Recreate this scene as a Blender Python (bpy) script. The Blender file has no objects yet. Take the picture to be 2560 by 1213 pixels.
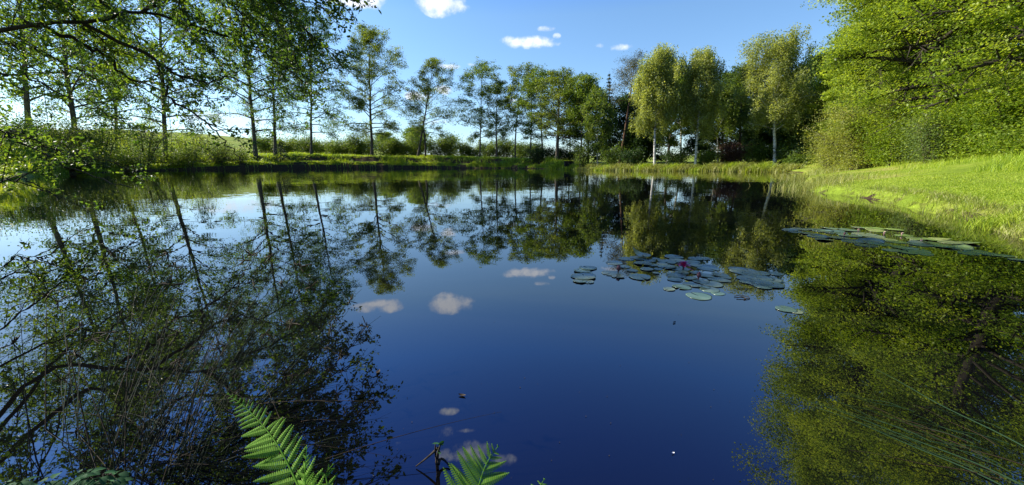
import bpy, math, random
import numpy as np
from mathutils import Vector
sc = bpy.context.scene
R = math.radians
# ---------------------------------------------------------------- camera
FPX = 982.0; PITCH = R(11.3); CH = 0.7
cam = bpy.data.cameras.new("camera"); camo = bpy.data.objects.new("camera", cam); sc.collection.objects.link(camo)
camo.location = (0, 0, CH); camo.rotation_euler = (math.pi/2 - PITCH, 0, 0)
cam.sensor_width = 36; cam.lens = 36*FPX/2560; cam.clip_start = .02; cam.clip_end = 6000
sc.camera = camo
# ---------------------------------------------------------------- sky and sun
SUN_AZ, SUN_EL = R(-75), R(30)
SKYSTR = .11
CLOUDS = []   # filled below: (direction, half width, half height, density)
sc.view_settings.view_transform = 'Standard'; sc.view_settings.look = 'None'
sc.view_settings.gamma = 1; sc.view_settings.use_curve_mapping = False
sc.view_settings.exposure = 1.0
sun = bpy.data.lights.new("sun", 'SUN'); sun.energy = 5.0; sun.angle = R(.5); sun.color = (1, .93, .80)
suno = bpy.data.objects.new("sun", sun); sc.collection.objects.link(suno)
sd = Vector((math.sin(SUN_AZ)*math.cos(SUN_EL), math.cos(SUN_AZ)*math.cos(SUN_EL), math.sin(SUN_EL)))
suno.rotation_euler = sd.to_track_quat('Z', 'Y').to_euler()
sc.render.engine = 'CYCLES'
cy = sc.cycles
cy.max_bounces = 6; cy.diffuse_bounces = 3; cy.glossy_bounces = 3; cy.transmission_bounces = 4; cy.transparent_max_bounces = 4
cy.caustics_reflective = False; cy.caustics_refractive = False
cy.use_denoising = True; cy.sample_clamp_indirect = 6
# ---------------------------------------------------------------- pixel helpers (photo pixels, 2560 x 1213)
cT, sT = math.cos(PITCH), math.sin(PITCH)
def DIR(px, py):
    a, d = px-1280, py-606.5
    return np.array([a, FPX*cT - d*sT, -(FPX*sT + d*cT)])
def P(px, py, z=0.0):
    v = DIR(px, py); t = (z-CH)/v[2]
    return np.array([v[0]*t, v[1]*t, z])
def Q(px, py, Y):
    v = DIR(px, py); t = Y/v[1]
    return np.array([v[0]*t, Y, CH+v[2]*t])
def MQ(px, py, Y):            # the point whose mirror image in the water is seen there
    q = Q(px, py, Y); q[2] = -q[2]; return q

# ---------------------------------------------------------------- node helpers
def newmat(name):
    m = bpy.data.materials.new(name); m.use_nodes = True
    nt = m.node_tree; nt.nodes.clear()
    return m, nt, nt.nodes.new('ShaderNodeOutputMaterial')
def N(nt, t, **k):
    n = nt.nodes.new('ShaderNode'+t)
    for a, b in k.items():
        if a in ('operation','blend_type','data_type','attribute_name','noise_dimensions','sky_type','interpolation_type','musgrave_type','distance','feature','use_clamp','clamp'): setattr(n, a, b)
        else: n.inputs[a.replace('_',' ')].default_value = b
    return n
def setramp(n, stops):
    r = n.color_ramp
    while len(r.elements) > 1: r.elements.remove(r.elements[0])
    r.elements[0].position = stops[0][0]; r.elements[0].color = (*stops[0][1], 1)
    for p, c in stops[1:]:
        e = r.elements.new(p); e.color = (*c, 1)
def leafmat(name, cols, trans=.35, tcol=None, nscale=.5, rough=.5, spec=.32):
    if 'leaves' in name: cols = [tuple(x*(1.4 if max(cols[0]) < .12 else 1.0) for x in c) for c in cols]; trans = min(.5, trans+.1)
    m, nt, out = newmat(name); L = nt.links.new
    at = N(nt, 'Attribute', attribute_name='lv')
    tc = N(nt, 'TexCoord'); no = N(nt, 'TexNoise', Scale=nscale, Detail=2)
    L(tc.outputs['Object'], no.inputs['Vector'])
    ma = N(nt, 'Math', operation='MULTIPLY_ADD'); L(no.outputs['Fac'], ma.inputs[0]); ma.inputs[1].default_value = 1.5; ma.inputs[2].default_value = -.75
    ad = N(nt, 'Math', operation='ADD'); L(at.outputs['Fac'], ad.inputs[0]); L(ma.outputs[0], ad.inputs[1])
    rp = N(nt, 'ValToRGB'); setramp(rp, [(i/(len(cols)-1), c) for i, c in enumerate(cols)]); L(ad.outputs[0], rp.inputs[0])
    pb = N(nt, 'BsdfPrincipled', Roughness=rough); pb.inputs['Specular IOR Level'].default_value = spec
    L(rp.outputs[0], pb.inputs['Base Color'])
    tr = N(nt, 'BsdfTranslucent')
    mx = N(nt, 'Mix', data_type='RGBA', blend_type='MULTIPLY'); mx.inputs[0].default_value = 1
    L(rp.outputs[0], mx.inputs[6]); mx.inputs[7].default_value = (*(tcol or (2.0, 1.9, .7)), 1)
    L(mx.outputs[2], tr.inputs['Color'])
    ms = N(nt, 'MixShader'); ms.inputs[0].default_value = trans
    L(pb.outputs[0], ms.inputs[1]); L(tr.outputs[0], ms.inputs[2]); L(ms.outputs[0], out.inputs[0])
    return m
def plainmat(name, cols, scale=6, rough=.8, stretch=(1,1,1), bump=0.0, spec=.2, detail=5):
    m, nt, out = newmat(name); L = nt.links.new
    tc = N(nt, 'TexCoord'); mp = N(nt, 'Mapping'); mp.inputs['Scale'].default_value = stretch
    no = N(nt, 'TexNoise', Scale=scale, Detail=detail); L(tc.outputs['Object'], mp.inputs[0]); L(mp.outputs[0], no.inputs['Vector'])
    rp = N(nt, 'ValToRGB'); setramp(rp, [(.3+.4*i/(max(1, len(cols)-1)), c) for i, c in enumerate(cols)]); L(no.outputs['Fac'], rp.inputs[0])
    pb = N(nt, 'BsdfPrincipled', Roughness=rough); pb.inputs['Specular IOR Level'].default_value = spec
    L(rp.outputs[0], pb.inputs['Base Color'])
    if bump:
        b = N(nt, 'Bump', Strength=1.0, Distance=bump); L(no.outputs['Fac'], b.inputs['Height']); L(b.outputs[0], pb.inputs['Normal'])
    L(pb.outputs[0], out.inputs[0]); return m

# ---------------------------------------------------------------- world with clouds
def cl(px, py, hw, hh, d=1.0, mirror=False):
    v = DIR(px, py); v = v/np.linalg.norm(v)
    if mirror: v[2] = -v[2]
    dist = math.hypot(FPX, math.hypot(px-1280, py-606.5))
    CLOUDS.append((v, hw/dist, hh/dist, d))
cl(1104, 6, 76, 34, 1.15); cl(1075, 8, 36, 18, .9); cl(1150, 18, 30, 16, .8); cl(1095, 30, 40, 16, .8)
cl(1318, 106, 76, 18, 1.15); cl(1275, 102, 30, 14, .9); cl(1372, 110, 34, 9, .7)
cl(1553, 119, 32, 11, .95); cl(1500, 113, 14, 7, .45); cl(1365, 72, 26, 8, .35); cl(1392, 90, 12, 8, .45)
cl(890, 6, 78, 16, 1.0); cl(925, 0, 46, 24, .9); cl(862, -6, 40, 18, .8)
cl(1125, 166, 34, 8, .8); cl(1180, 162, 17, 5, .6); cl(1045, 240, 42, 14, .95); cl(1110, 225, 32, 14, .95)
cl(1075, 305, 70, 8, .5); cl(1275, 250, 22, 6, .5); cl(560, 300, 110, 22, .5)
cl(1118, 1028, 32, 12, .75, True); cl(1110, 1082, 26, 22, .6, True); cl(1180, 1128, 62, 30, .95, True); cl(1260, 1150, 36, 18, .8, True)
cl(1115, 1140, 30, 20, .8, True); cl(990, 1108, 14, 8, .5, True); cl(1170, 1076, 34, 6, .4, True)
w = bpy.data.worlds.new("World"); sc.world = w; w.use_nodes = True
nt = w.node_tree; nt.nodes.clear(); L = nt.links.new
out = nt.nodes.new('ShaderNodeOutputWorld')
sky = N(nt, 'TexSky'); sky.sky_type = 'NISHITA'; sky.sun_disc = False
sky.sun_elevation = SUN_EL; sky.sun_rotation = SUN_AZ; sky.air_density = 1.0; sky.dust_density = .25; sky.ozone_density = 4; sky.altitude = 100
tc = N(nt, 'TexCoord')
n1 = N(nt, 'TexNoise', Scale=14, Detail=9, Roughness=.62); L(tc.outputs['Generated'], n1.inputs['Vector'])
n2 = N(nt, 'TexNoise', Scale=34, Detail=7, Roughness=.6); L(tc.outputs['Generated'], n2.inputs['Vector'])
last = None
for v, a, b, dn in CLOUDS:
    u = np.cross(v, [0, 0, 1]); u /= np.linalg.norm(u); t = np.cross(u, v)
    d1 = N(nt, 'VectorMath', operation='DOT_PRODUCT'); L(tc.outputs['Generated'], d1.inputs[0]); d1.inputs[1].default_value = tuple(u/a)
    d2 = N(nt, 'VectorMath', operation='DOT_PRODUCT'); L(tc.outputs['Generated'], d2.inputs[0]); d2.inputs[1].default_value = tuple(t/b)
    d3 = N(nt, 'VectorMath', operation='DOT_PRODUCT'); L(tc.outputs['Generated'], d3.inputs[0]); d3.inputs[1].default_value = tuple(v)
    s1 = N(nt, 'Math', operation='MULTIPLY'); L(d1.outputs['Value'], s1.inputs[0]); L(d1.outputs['Value'], s1.inputs[1])
    s2 = N(nt, 'Math', operation='MULTIPLY_ADD'); L(d2.outputs['Value'], s2.inputs[0]); L(d2.outputs['Value'], s2.inputs[1]); L(s1.outputs[0], s2.inputs[2])
    s3 = N(nt, 'Math', operation='MULTIPLY_ADD'); L(s2.outputs[0], s3.inputs[0]); s3.inputs[1].default_value = -dn; s3.inputs[2].default_value = dn
    s4 = N(nt, 'Math', operation='GREATER_THAN'); L(d3.outputs['Value'], s4.inputs[0]); s4.inputs[1].default_value = 0
    s5 = N(nt, 'Math', operation='MULTIPLY', use_clamp=True); L(s3.outputs[0], s5.inputs[0]); L(s4.outputs[0], s5.inputs[1])
    if last is None: last = s5
    else:
        m = N(nt, 'Math', operation='MAXIMUM'); L(last.outputs[0], m.inputs[0]); L(s5.outputs[0], m.inputs[1]); last = m
nm = N(nt, 'Math', operation='MULTIPLY_ADD'); L(n1.outputs['Fac'], nm.inputs[0]); nm.inputs[1].default_value = 1.9; nm.inputs[2].default_value = -.95
nn = N(nt, 'Math', operation='MULTIPLY_ADD'); L(n2.outputs['Fac'], nn.inputs[0]); nn.inputs[1].default_value = 2.6; nn.inputs[2].default_value = -1.3
na = N(nt, 'Math', operation='ADD'); L(nm.outputs[0], na.inputs[0]); L(nn.outputs[0], na.inputs[1])
nb = N(nt, 'Math', operation='MULTIPLY_ADD'); L(last.outputs[0], nb.inputs[0]); nb.inputs[1].default_value = 1.25; L(na.outputs[0], nb.inputs[2])
gate = N(nt, 'Math', operation='MULTIPLY', use_clamp=True); L(last.outputs[0], gate.inputs[0]); gate.inputs[1].default_value = 6
sm = N(nt, 'MapRange', interpolation_type='SMOOTHSTEP'); L(nb.outputs[0], sm.inputs[0]); sm.inputs[1].default_value = .1; sm.inputs[2].default_value = 1.45
al = N(nt, 'Math', operation='MULTIPLY'); L(sm.outputs[0], al.inputs[0]); L(gate.outputs[0], al.inputs[1])
al2 = N(nt, 'Math', operation='MULTIPLY'); L(al.outputs[0], al2.inputs[0]); al2.inputs[1].default_value = .93
crp = N(nt, 'MapRange'); L(nb.outputs[0], crp.inputs[0]); crp.inputs[1].default_value = .3; crp.inputs[2].default_value = 1.4
cc = N(nt, 'Mix', data_type='RGBA'); L(crp.outputs[0], cc.inputs[0]); cc.inputs[6].default_value = (3.9, 4.4, 5.4, 1); cc.inputs[7].default_value = (5.6, 5.8, 6.3, 1)
sz = N(nt, 'SeparateXYZ'); L(tc.outputs['Generated'], sz.inputs[0])
tr_ = N(nt, 'ValToRGB'); setramp(tr_, [(.0, (.76,.83,.92)), (.15, (.85,.92,.97)), (.32, (.90,1.0,1.03)), (.45, (.47,.82,1.33)), (.60, (.26,.50,1.12)), (.74, (.13,.29,.85))]); L(sz.outputs['Z'], tr_.inputs[0])
hs = N(nt, 'Mix', data_type='RGBA', blend_type='MULTIPLY'); hs.inputs[0].default_value = 1; L(sky.outputs[0], hs.inputs[6]); L(tr_.outputs[0], hs.inputs[7])
mx = N(nt, 'Mix', data_type='RGBA'); L(al2.outputs[0], mx.inputs[0]); L(hs.outputs[2], mx.inputs[6]); L(cc.outputs[2], mx.inputs[7])
bg = N(nt, 'Background', Strength=SKYSTR); L(mx.outputs[2], bg.inputs[0]); L(bg.outputs[0], out.inputs[0])

# ---------------------------------------------------------------- object helpers
COL = sc.collection
def tag(o, label=None, cat=None, group=None, kind=None):
    if label: o['label'] = label
    if cat: o['category'] = cat
    if group: o['group'] = group
    if kind: o['kind'] = kind
    return o
def empty(name, loc, label, cat, group=None):
    o = bpy.data.objects.new(name, None); COL.objects.link(o); o.location = loc; o.empty_display_size = .2
    return tag(o, label, cat, group)
def mesh(name, verts, quads=None, tris=None, mat=None, parent=None, lv=None, smooth=False):
    """one mesh object from numpy arrays; verts are world coordinates"""
    me = bpy.data.meshes.new(name)
    verts = np.asarray(verts, dtype=np.float32)
    q_ = parent
    while q_ is not None: verts = verts - np.array(q_.location, dtype=np.float32); q_ = q_.parent
    nq = 0 if quads is None else len(quads); ntr = 0 if tris is None else len(tris)
    me.vertices.add(len(verts)); me.vertices.foreach_set('co', verts.ravel())
    idx = []; 
    if nq: idx.append(np.asarray(quads, dtype=np.int32).ravel())
    if ntr: idx.append(np.asarray(tris, dtype=np.int32).ravel())
    idx = np.concatenate(idx)
    me.loops.add(len(idx)); me.loops.foreach_set('vertex_index', idx)
    me.polygons.add(nq+ntr)
    st = np.concatenate([np.arange(nq)*4, nq*4 + np.arange(ntr)*3]).astype(np.int32)
    me.polygons.foreach_set('loop_start', st)
    if smooth: me.polygons.foreach_set('use_smooth', np.ones(nq+ntr, dtype=bool))
    me.update(calc_edges=True)
    if lv is not None:
        a = me.attributes.new('lv', 'FLOAT', 'FACE'); a.data.foreach_set('value', np.asarray(lv, dtype=np.float32))
    if mat: me.materials.append(mat)
    o = bpy.data.objects.new(name, me); COL.objects.link(o)
    if parent is not None: o.parent = parent
    return o
class Tubes:
    def __init__(s): s.v = []; s.q = []; s.n = 0
    def add(s, pts, rad, sides=6):
        pts = np.asarray(pts, float); n = len(pts); rad = np.broadcast_to(rad, n)
        T = np.gradient(pts, axis=0); T /= np.linalg.norm(T, axis=1)[:, None]+1e-9
        ref = np.array([.31, .17, .94]) if abs(T[0] @ np.array([.31,.17,.94])) < .9 else np.array([1., 0, 0])
        U = np.cross(T, ref); U /= np.linalg.norm(U, axis=1)[:, None]+1e-9; V = np.cross(T, U)
        a = np.linspace(0, 2*np.pi, sides, endpoint=False)
        ring = pts[:, None]+rad[:, None, None]*(np.cos(a)[None, :, None]*U[:, None]+np.sin(a)[None, :, None]*V[:, None])
        i = np.arange(n-1)[:, None]*sides; j = np.arange(sides)[None]; k = (j+1) % sides
        s.q.append(np.stack([i+j, i+k, i+sides+k, i+sides+j], -1).reshape(-1, 4)+s.n); s.v.append(ring.reshape(-1, 3)); s.n += n*sides
    def build(s, name, mat, parent=None): return mesh(name, np.concatenate(s.v), np.concatenate(s.q), None, mat, parent, smooth=True)
def unit(a): return a/(np.linalg.norm(a, axis=-1, keepdims=True)+1e-9)
def leaves(c, rng, size, aspect=.6, up=.6, hang=0.0, jit=.35, sharp=False, ck=None):
    """rhombic leaves (or 6-sided folded leaves) at centres c -> verts, faces, lv"""
    n = len(c)
    u = rng.normal(size=(n, 3)); u[:, 2] *= .6; u[:, 2] -= hang; u = unit(u)
    nn = rng.normal(size=(n, 3)); nn[:, 2] += up*2; rnd = rng.random(n)
    if ck is not None:      # leaves of one spray share a tilt and a tone
        m_ = ck.max()+1; cn = rng.normal(size=(m_, 3)); cn[:, 2] = np.abs(cn[:, 2])+.3; nn = nn*.75+unit(cn)[ck]*1.7; rnd = .45*rnd+.55*rng.random(m_)[ck]
    nn = unit(nn)
    v = unit(np.cross(nn, u)); L_ = size*(1+jit*rng.normal(size=n)).clip(.45, 1.8); W = L_*aspect*.5
    Lu = L_[:, None]*u; Wv = W[:, None]*v
    if not sharp:
        vs = np.stack([c-.5*Lu, c-.05*Lu+Wv, c+.5*Lu, c-.05*Lu-Wv], 1).reshape(-1, 3)
        q = np.arange(n*4).reshape(-1, 4); return vs, q, rnd
    w = np.cross(u, v)*(W*.35)[:, None]
    vs = np.stack([c-.5*Lu, c-.22*Lu+.8*Wv+w, c+.18*Lu+.85*Wv+w, c+.5*Lu, c+.18*Lu-.85*Wv+w, c-.22*Lu-.8*Wv+w], 1).reshape(-1, 3)
    b = np.arange(n)[:, None]*6
    q = np.stack([np.concatenate([b, b+3, b+2, b+1], 1), np.concatenate([b, b+5, b+4, b+3], 1)], 1).reshape(-1, 4)
    return vs, q, np.repeat(rnd, 2)

# ---------------------------------------------------------------- materials
M = {}
M['bark'] = plainmat('bark', [(.035,.028,.02), (.09,.075,.055), (.14,.12,.09)], 9, .9, (1,1,.25), .02)
M['bark_dark'] = plainmat('bark_dark', [(.02,.016,.012), (.05,.042,.03)], 9, .9, (1,1,.25), .02)
M['bark_pine'] = plainmat('bark_pine', [(.05,.03,.02), (.16,.09,.055)], 8, .9, (1,1,.3), .02)
def birchbark():
    m, nt, out = newmat('bark_birch'); L = nt.links.new
    tc = N(nt, 'TexCoord'); mp = N(nt, 'Mapping'); mp.inputs['Scale'].default_value = (1, 1, 5)
    no = N(nt, 'TexNoise', Scale=1.6, Detail=5); L(tc.outputs['Object'], mp.inputs[0]); L(mp.outputs[0], no.inputs['Vector'])
    rp = N(nt, 'ValToRGB'); setramp(rp, [(.38, (.06,.05,.045)), (.47, (.45,.43,.39)), (.7, (.62,.6,.56))]); L(no.outputs['Fac'], rp.inputs[0])
    pb = N(nt, 'BsdfPrincipled', Roughness=.7); L(rp.outputs[0], pb.inputs['Base Color']); L(pb.outputs[0], out.inputs[0]); return m
M['bark_birch'] = birchbark()
M['oak'] = leafmat('oak_leaves', [(.04,.06,.014), (.085,.12,.022), (.145,.175,.035)])
M['oak_near'] = leafmat('near_leaves', [(.025,.055,.012), (.05,.095,.016), (.10,.15,.022)], .38)
M['oak_left'] = leafmat('alder_leaves', [(.03,.06,.012), (.055,.105,.016), (.10,.15,.022)], .42)
M['mid'] = leafmat('mid_leaves', [(.04,.07,.014), (.075,.12,.02), (.135,.175,.032)])
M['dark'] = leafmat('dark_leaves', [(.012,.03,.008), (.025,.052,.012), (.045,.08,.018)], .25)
M['birch'] = leafmat('birch_leaves', [(.09,.115,.035), (.17,.20,.06), (.27,.29,.10)], .35)
M['pine'] = leafmat('pine_needles', [(.05,.06,.02), (.10,.11,.035), (.17,.15,.06)], .15)
M['spruce'] = leafmat('spruce_needles', [(.015,.035,.014), (.03,.06,.022), (.06,.09,.03)], .12)
M['bright'] = leafmat('bright_leaves', [(.07,.11,.016), (.165,.225,.03), (.29,.34,.055)], .4, nscale=.35)
M['lime'] = leafmat('lime_leaves', [(.10,.165,.015), (.20,.28,.03), (.33,.38,.055)], .4, nscale=.4)
M['willow'] = leafmat('willow_leaves', [(.15,.18,.035), (.26,.29,.065), (.38,.40,.11)], .35, nscale=.5)
M['sage'] = leafmat('sage_leaves', [(.09,.14,.045), (.14,.20,.06), (.2,.26,.09)], .3)
M['purple'] = leafmat('purple_leaves', [(.03,.016,.014), (.06,.03,.024), (.09,.055,.035)], .2)
M['hedge'] = leafmat('hedge_leaves', [(.03,.055,.012), (.07,.11,.02), (.14,.17,.035)], .35)
M['grass'] = leafmat('grass_blades', [(.17,.26,.016), (.27,.37,.024), (.40,.46,.06)], .35, nscale=.6)
M['grass_dry'] = leafmat('sedge_blades', [(.16,.20,.03), (.25,.28,.06), (.34,.33,.12)], .3, nscale=.8)
M['rush'] = leafmat('rush_stems', [(.012,.022,.01), (.025,.045,.014), (.07,.08,.03)], .1, nscale=2, spec=.12, rough=.7)
M['straw'] = leafmat('straw', [(.04,.03,.016), (.08,.062,.03), (.16,.125,.07)], .2, nscale=2, spec=.12, rough=.7)
M['fern'] = leafmat('fern_leaf', [(.10,.24,.02), (.155,.33,.035), (.22,.40,.05)], .45, nscale=6, spec=.12, rough=.7)
M['nettle'] = leafmat('herb_leaf', [(.02,.07,.025), (.035,.11,.04), (.05,.15,.055)], .25, nscale=6, spec=.1, rough=.7)
M['trail'] = leafmat('trailing_grass', [(.02,.05,.02), (.04,.08,.03), (.09,.12,.05)], .15, nscale=2, spec=.15, rough=.6)
def simple(name, col, rough=.5, spec=.4, trans=0):
    m, nt, out = newmat(name); pb = N(nt, 'BsdfPrincipled', Roughness=rough); pb.inputs['Base Color'].default_value = (*col, 1); pb.inputs['Specular IOR Level'].default_value = spec
    nt.links.new(pb.outputs[0], out.inputs[0]); return m
def groundmat():
    m, nt, out = newmat('ground_soil_grass'); L = nt.links.new
    geo = N(nt, 'NewGeometry')
    n1 = N(nt, 'TexNoise', Scale=.35, Detail=8, Roughness=.65); L(geo.outputs['Position'], n1.inputs['Vector'])
    n2 = N(nt, 'TexNoise', Scale=14, Detail=6, Roughness=.7); L(geo.outputs['Position'], n2.inputs['Vector'])
    rp = N(nt, 'ValToRGB'); setramp(rp, [(.3, (.14,.21,.02)), (.5, (.22,.30,.03)), (.62, (.34,.35,.08)), (.75, (.38,.33,.14))]); L(n1.outputs['Fac'], rp.inputs[0])
    r2 = N(nt, 'ValToRGB'); setramp(r2, [(.3, (.55,.55,.5)), (.65, (1.15,1.15,1.1))]); L(n2.outputs['Fac'], r2.inputs[0])
    mu = N(nt, 'Mix', data_type='RGBA', blend_type='MULTIPLY'); mu.inputs[0].default_value = 1; L(rp.outputs[0], mu.inputs[6]); L(r2.outputs[0], mu.inputs[7])
    # bare soil on the steep cut of the bank
    at = N(nt, 'Attribute', attribute_name='lv')
    n3 = N(nt, 'TexNoise', Scale=2.2, Detail=5); L(geo.outputs['Position'], n3.inputs['Vector'])
    ad = N(nt, 'Math', operation='ADD'); L(at.outputs['Fac'], ad.inputs[0]); L(n3.outputs['Fac'], ad.inputs[1])
    mr = N(nt, 'MapRange', interpolation_type='SMOOTHSTEP'); L(ad.outputs[0], mr.inputs[0]); mr.inputs[1].default_value = .8; mr.inputs[2].default_value = 1.05
    so = N(nt, 'ValToRGB'); setramp(so, [(.3, (.03,.022,.012)), (.7, (.085,.06,.035))]); L(n2.outputs['Fac'], so.inputs[0])
    mx = N(nt, 'Mix', data_type='RGBA'); L(mr.outputs[0], mx.inputs[0]); L(mu.outputs[2], mx.inputs[6]); L(so.outputs[0], mx.inputs[7])
    pb = N(nt, 'BsdfPrincipled', Roughness=.95); pb.inputs['Specular IOR Level'].default_value = .1; L(mx.outputs[2], pb.inputs['Base Color'])
    b = N(nt, 'Bump', Strength=1, Distance=.03); L(n2.outputs['Fac'], b.inputs['Height']); L(b.outputs[0], pb.inputs['Normal'])
    L(pb.outputs[0], out.inputs[0]); return m
def watermat():
    m, nt, out = newmat('pond_water'); L = nt.links.new
    geo = N(nt, 'NewGeometry')
    mp = N(nt, 'Mapping'); mp.inputs['Scale'].default_value = (1, 1.8, 1); L(geo.outputs['Position'], mp.inputs[0])
    def slope(scale, detail, k):
        n = N(nt, 'TexNoise', Scale=scale, Detail=detail, Roughness=.5); L(mp.outputs[0], n.inputs['Vector'])
        s = N(nt, 'VectorMath', operation='SUBTRACT'); L(n.outputs['Color'], s.inputs[0]); s.inputs[1].default_value = (.5, .5, .5)
        t = N(nt, 'VectorMath', operation='MULTIPLY'); L(s.outputs[0], t.inputs[0]); t.inputs[1].default_value = (k, k, 0); return t
    fine = slope(4.5, 2, .028); broad = slope(.9, 1, .014)
    # ruffled far water, calm sheltered water close by
    sx = N(nt, 'SeparateXYZ'); L(geo.outputs['Position'], sx.inputs[0])
    pr = N(nt, 'TexNoise', Scale=.12, Detail=2); L(geo.outputs['Position'], pr.inputs['Vector'])
    ym = N(nt, 'MapRange'); L(sx.outputs['Y'], ym.inputs[0]); ym.inputs[1].default_value = 1; ym.inputs[2].default_value = 16; ym.inputs[3].default_value = .22; ym.inputs[4].default_value = 1.0
    pm = N(nt, 'MapRange'); L(pr.outputs['Fac'], pm.inputs[0]); pm.inputs[1].default_value = .35; pm.inputs[2].default_value = .65; pm.inputs[3].default_value = .5; pm.inputs[4].default_value = 1.3
    kk = N(nt, 'Math', operation='MULTIPLY'); L(ym.outputs[0], kk.inputs[0]); L(pm.outputs[0], kk.inputs[1])
    a = N(nt, 'VectorMath', operation='ADD'); L(fine.outputs[0], a.inputs[0]); L(broad.outputs[0], a.inputs[1])
    b = N(nt, 'VectorMath', operation='SCALE'); L(a.outputs[0], b.inputs[0]); L(kk.outputs[0], b.inputs['Scale'])
    c = N(nt, 'VectorMath', operation='ADD'); L(b.outputs[0], c.inputs[0]); c.inputs[1].default_value = (0, 0, 1)
    d = N(nt, 'VectorMath', operation='NORMALIZE'); L(c.outputs[0], d.inputs[0])
    pb = N(nt, 'BsdfPrincipled', Roughness=0.0, IOR=2.15); pb.inputs['Base Color'].default_value = (.003, .0033, .0035, 1)
    L(d.outputs[0], pb.inputs['Normal']); L(pb.outputs[0], out.inputs[0]); return m
M['ground'] = groundmat(); M['water'] = watermat()

# ---------------------------------------------------------------- ground and water
CX, CY = -2.0, 17.0
SH = [P(0,452), P(110,438), P(340,428), P(500,424), P(640,422), P(850,421), P(1100,420.5), P(1330,421.5), P(1420,424), P(1500,426.5), P(1700,428), P(1850,429.5), P(1960,431), P(2004,434), P(2018,446), P(2008,462), P(2022,480), P(2120,489), P(2200,502), P(2290,526), P(2400,548), P(2480,566), P(2560,604)]
SH = [p[:2] for p in SH] + [np.array(a) for a in [(4.0,2.3),(2.6,1.1),(1.2,.62),(0,.55),(-1.1,.6),(-2.2,1.0),(-4.2,2.3),(-8.2,4.9),(-14,9)]]
ang = np.array([math.atan2(p[0]-CX, p[1]-CY) for p in SH]); rad = np.array([math.hypot(p[0]-CX, p[1]-CY) for p in SH])
# densify edges in cartesian, then to polar
dense = []
for i in range(len(SH)):
    a, b = SH[i], SH[(i+1) % len(SH)]
    for t in np.linspace(0, 1, 24, endpoint=False): dense.append(a*(1-t)+b*t)
dense = np.array(dense)
for _ in range(60): dense = .5*dense+.25*np.roll(dense, 1, 0)+.25*np.roll(dense, -1, 0)
da = np.arctan2(dense[:, 0]-CX, dense[:, 1]-CY); dr = np.hypot(dense[:, 0]-CX, dense[:, 1]-CY)
o_ = np.argsort(da); da, dr = da[o_], dr[o_]
def shore(a):
    a = (a+np.pi) % (2*np.pi)-np.pi
    r = np.interp(a, np.concatenate([da-2*np.pi, da, da+2*np.pi]), np.tile(dr, 3))
    wob = .10*np.sin(a*61)+.07*np.sin(a*137+1)+.05*np.sin(a*263+2)
    return r*(1+.004*wob)+wob*.9*np.clip((r-14)/20, .12, 1)
def sstep(x, a, b): t = np.clip((x-a)/(b-a), 0, 1); return t*t*(3-2*t)
def vnoise(x, y, s, seed=0):
    x = x*s+seed*17.3; y = y*s-seed*9.1
    return (np.sin(x+1.7*np.sin(y*.7+seed))+np.sin(y*1.3+1.3*np.sin(x*.9+2*seed))+np.sin((x+y)*.8+seed)+np.sin((x-y*1.1)*1.7+3*seed)*.6)/3.6
def height(x, y):
    x = np.asarray(x, float); y = np.asarray(y, float)
    a = np.arctan2(x-CX, y-CY); rr = np.hypot(x-CX, y-CY); d = rr-shore(a)
    slope = x/np.maximum(y, .1)
    # weights
    wr = sstep(np.where(y > 0, slope, 5), .60, .80)*(x > 0)                       # right lawn and wooded slope
    wn = (1-sstep(y, 1.5, 4))*(x < 6)                                # near the camera
    wf = np.clip(1-wr-wn, 0, 1); wr = wr*(1-wn)
    wlr = sstep(slope, .06, .20)                                       # far bank: high berm to the left, low to the right
    d0 = np.maximum(d, 0)
    dj = d+.55*vnoise(x, y, .45, 7)+.3*vnoise(x, y, 1.3, 8)
    hl = (.30+.10*vnoise(x, y, .6, 9))*sstep(d+.25*vnoise(x, y, 1.7, 5)*sstep(d, 0, .3), 0, .6)+.16*sstep(dj, .3, 1.8)+(.95+.2*vnoise(x, y, .2, 11))*sstep(dj, 1.3, 3.4)+.10*vnoise(x, y, .7, 1)*sstep(d, 1, 4)
    hl = hl+.18*vnoise(x, y, .25, 2)*sstep(d, 2, 5)-.35*sstep(d, 6, 12)
    hl = hl+ 9.2*np.exp(-((x+115)/75)**2-((y-120)/45)**2)+3.0*sstep(y, 100, 260)
    hr = .30*sstep(d, 0, .8)+.25*sstep(d, 1, 6)+.06*vnoise(x, y, .8, 3)*sstep(d, .5, 2)+.02*d0
    fr = hl*(1-wlr)+hr*wlr
    rt = .13*sstep(d, 0, .25)+.125*np.minimum(d0, 3)+.20*np.clip(d-3, 0, 4)+.36*np.clip(d-7, 0, 40)+.03*vnoise(x, y, 1.1, 4)*sstep(d, .3, 2)
    ne = .22*sstep(d, 0, .4)+.02*d0
    h = fr*wf+rt*wr+ne*wn
    return np.where(d < 0, np.maximum(d*.5, -1.2), h)
def hz(x, y): return float(height(x, y))
NA = 2200
aa = np.linspace(-np.pi, np.pi, NA, endpoint=False)
ds = np.array([-4, -1.5, -.5, -.15, 0, .06, .14, .25, .4, .55, .75, 1, 1.3, 1.6, 1.9, 2.3, 2.7, 3.1, 3.6, 4.2, 5, 6, 7, 8.2, 9.6, 11, 13, 15, 18, 22, 27, 33, 40, 50, 62, 78, 98, 125, 160, 220, 320, 500, 900, 1800, 3500])
A_, D_ = np.meshgrid(aa, ds, indexing='ij'); RR = shore(A_)+D_
RR = np.where(D_ < -2, shore(A_)*.7, RR)
X_ = CX+RR*np.sin(A_); Y_ = CY+RR*np.cos(A_); Z_ = height(X_, Y_)
V = np.stack([X_, Y_, Z_], -1).reshape(-1, 3); nd = len(ds)
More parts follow.
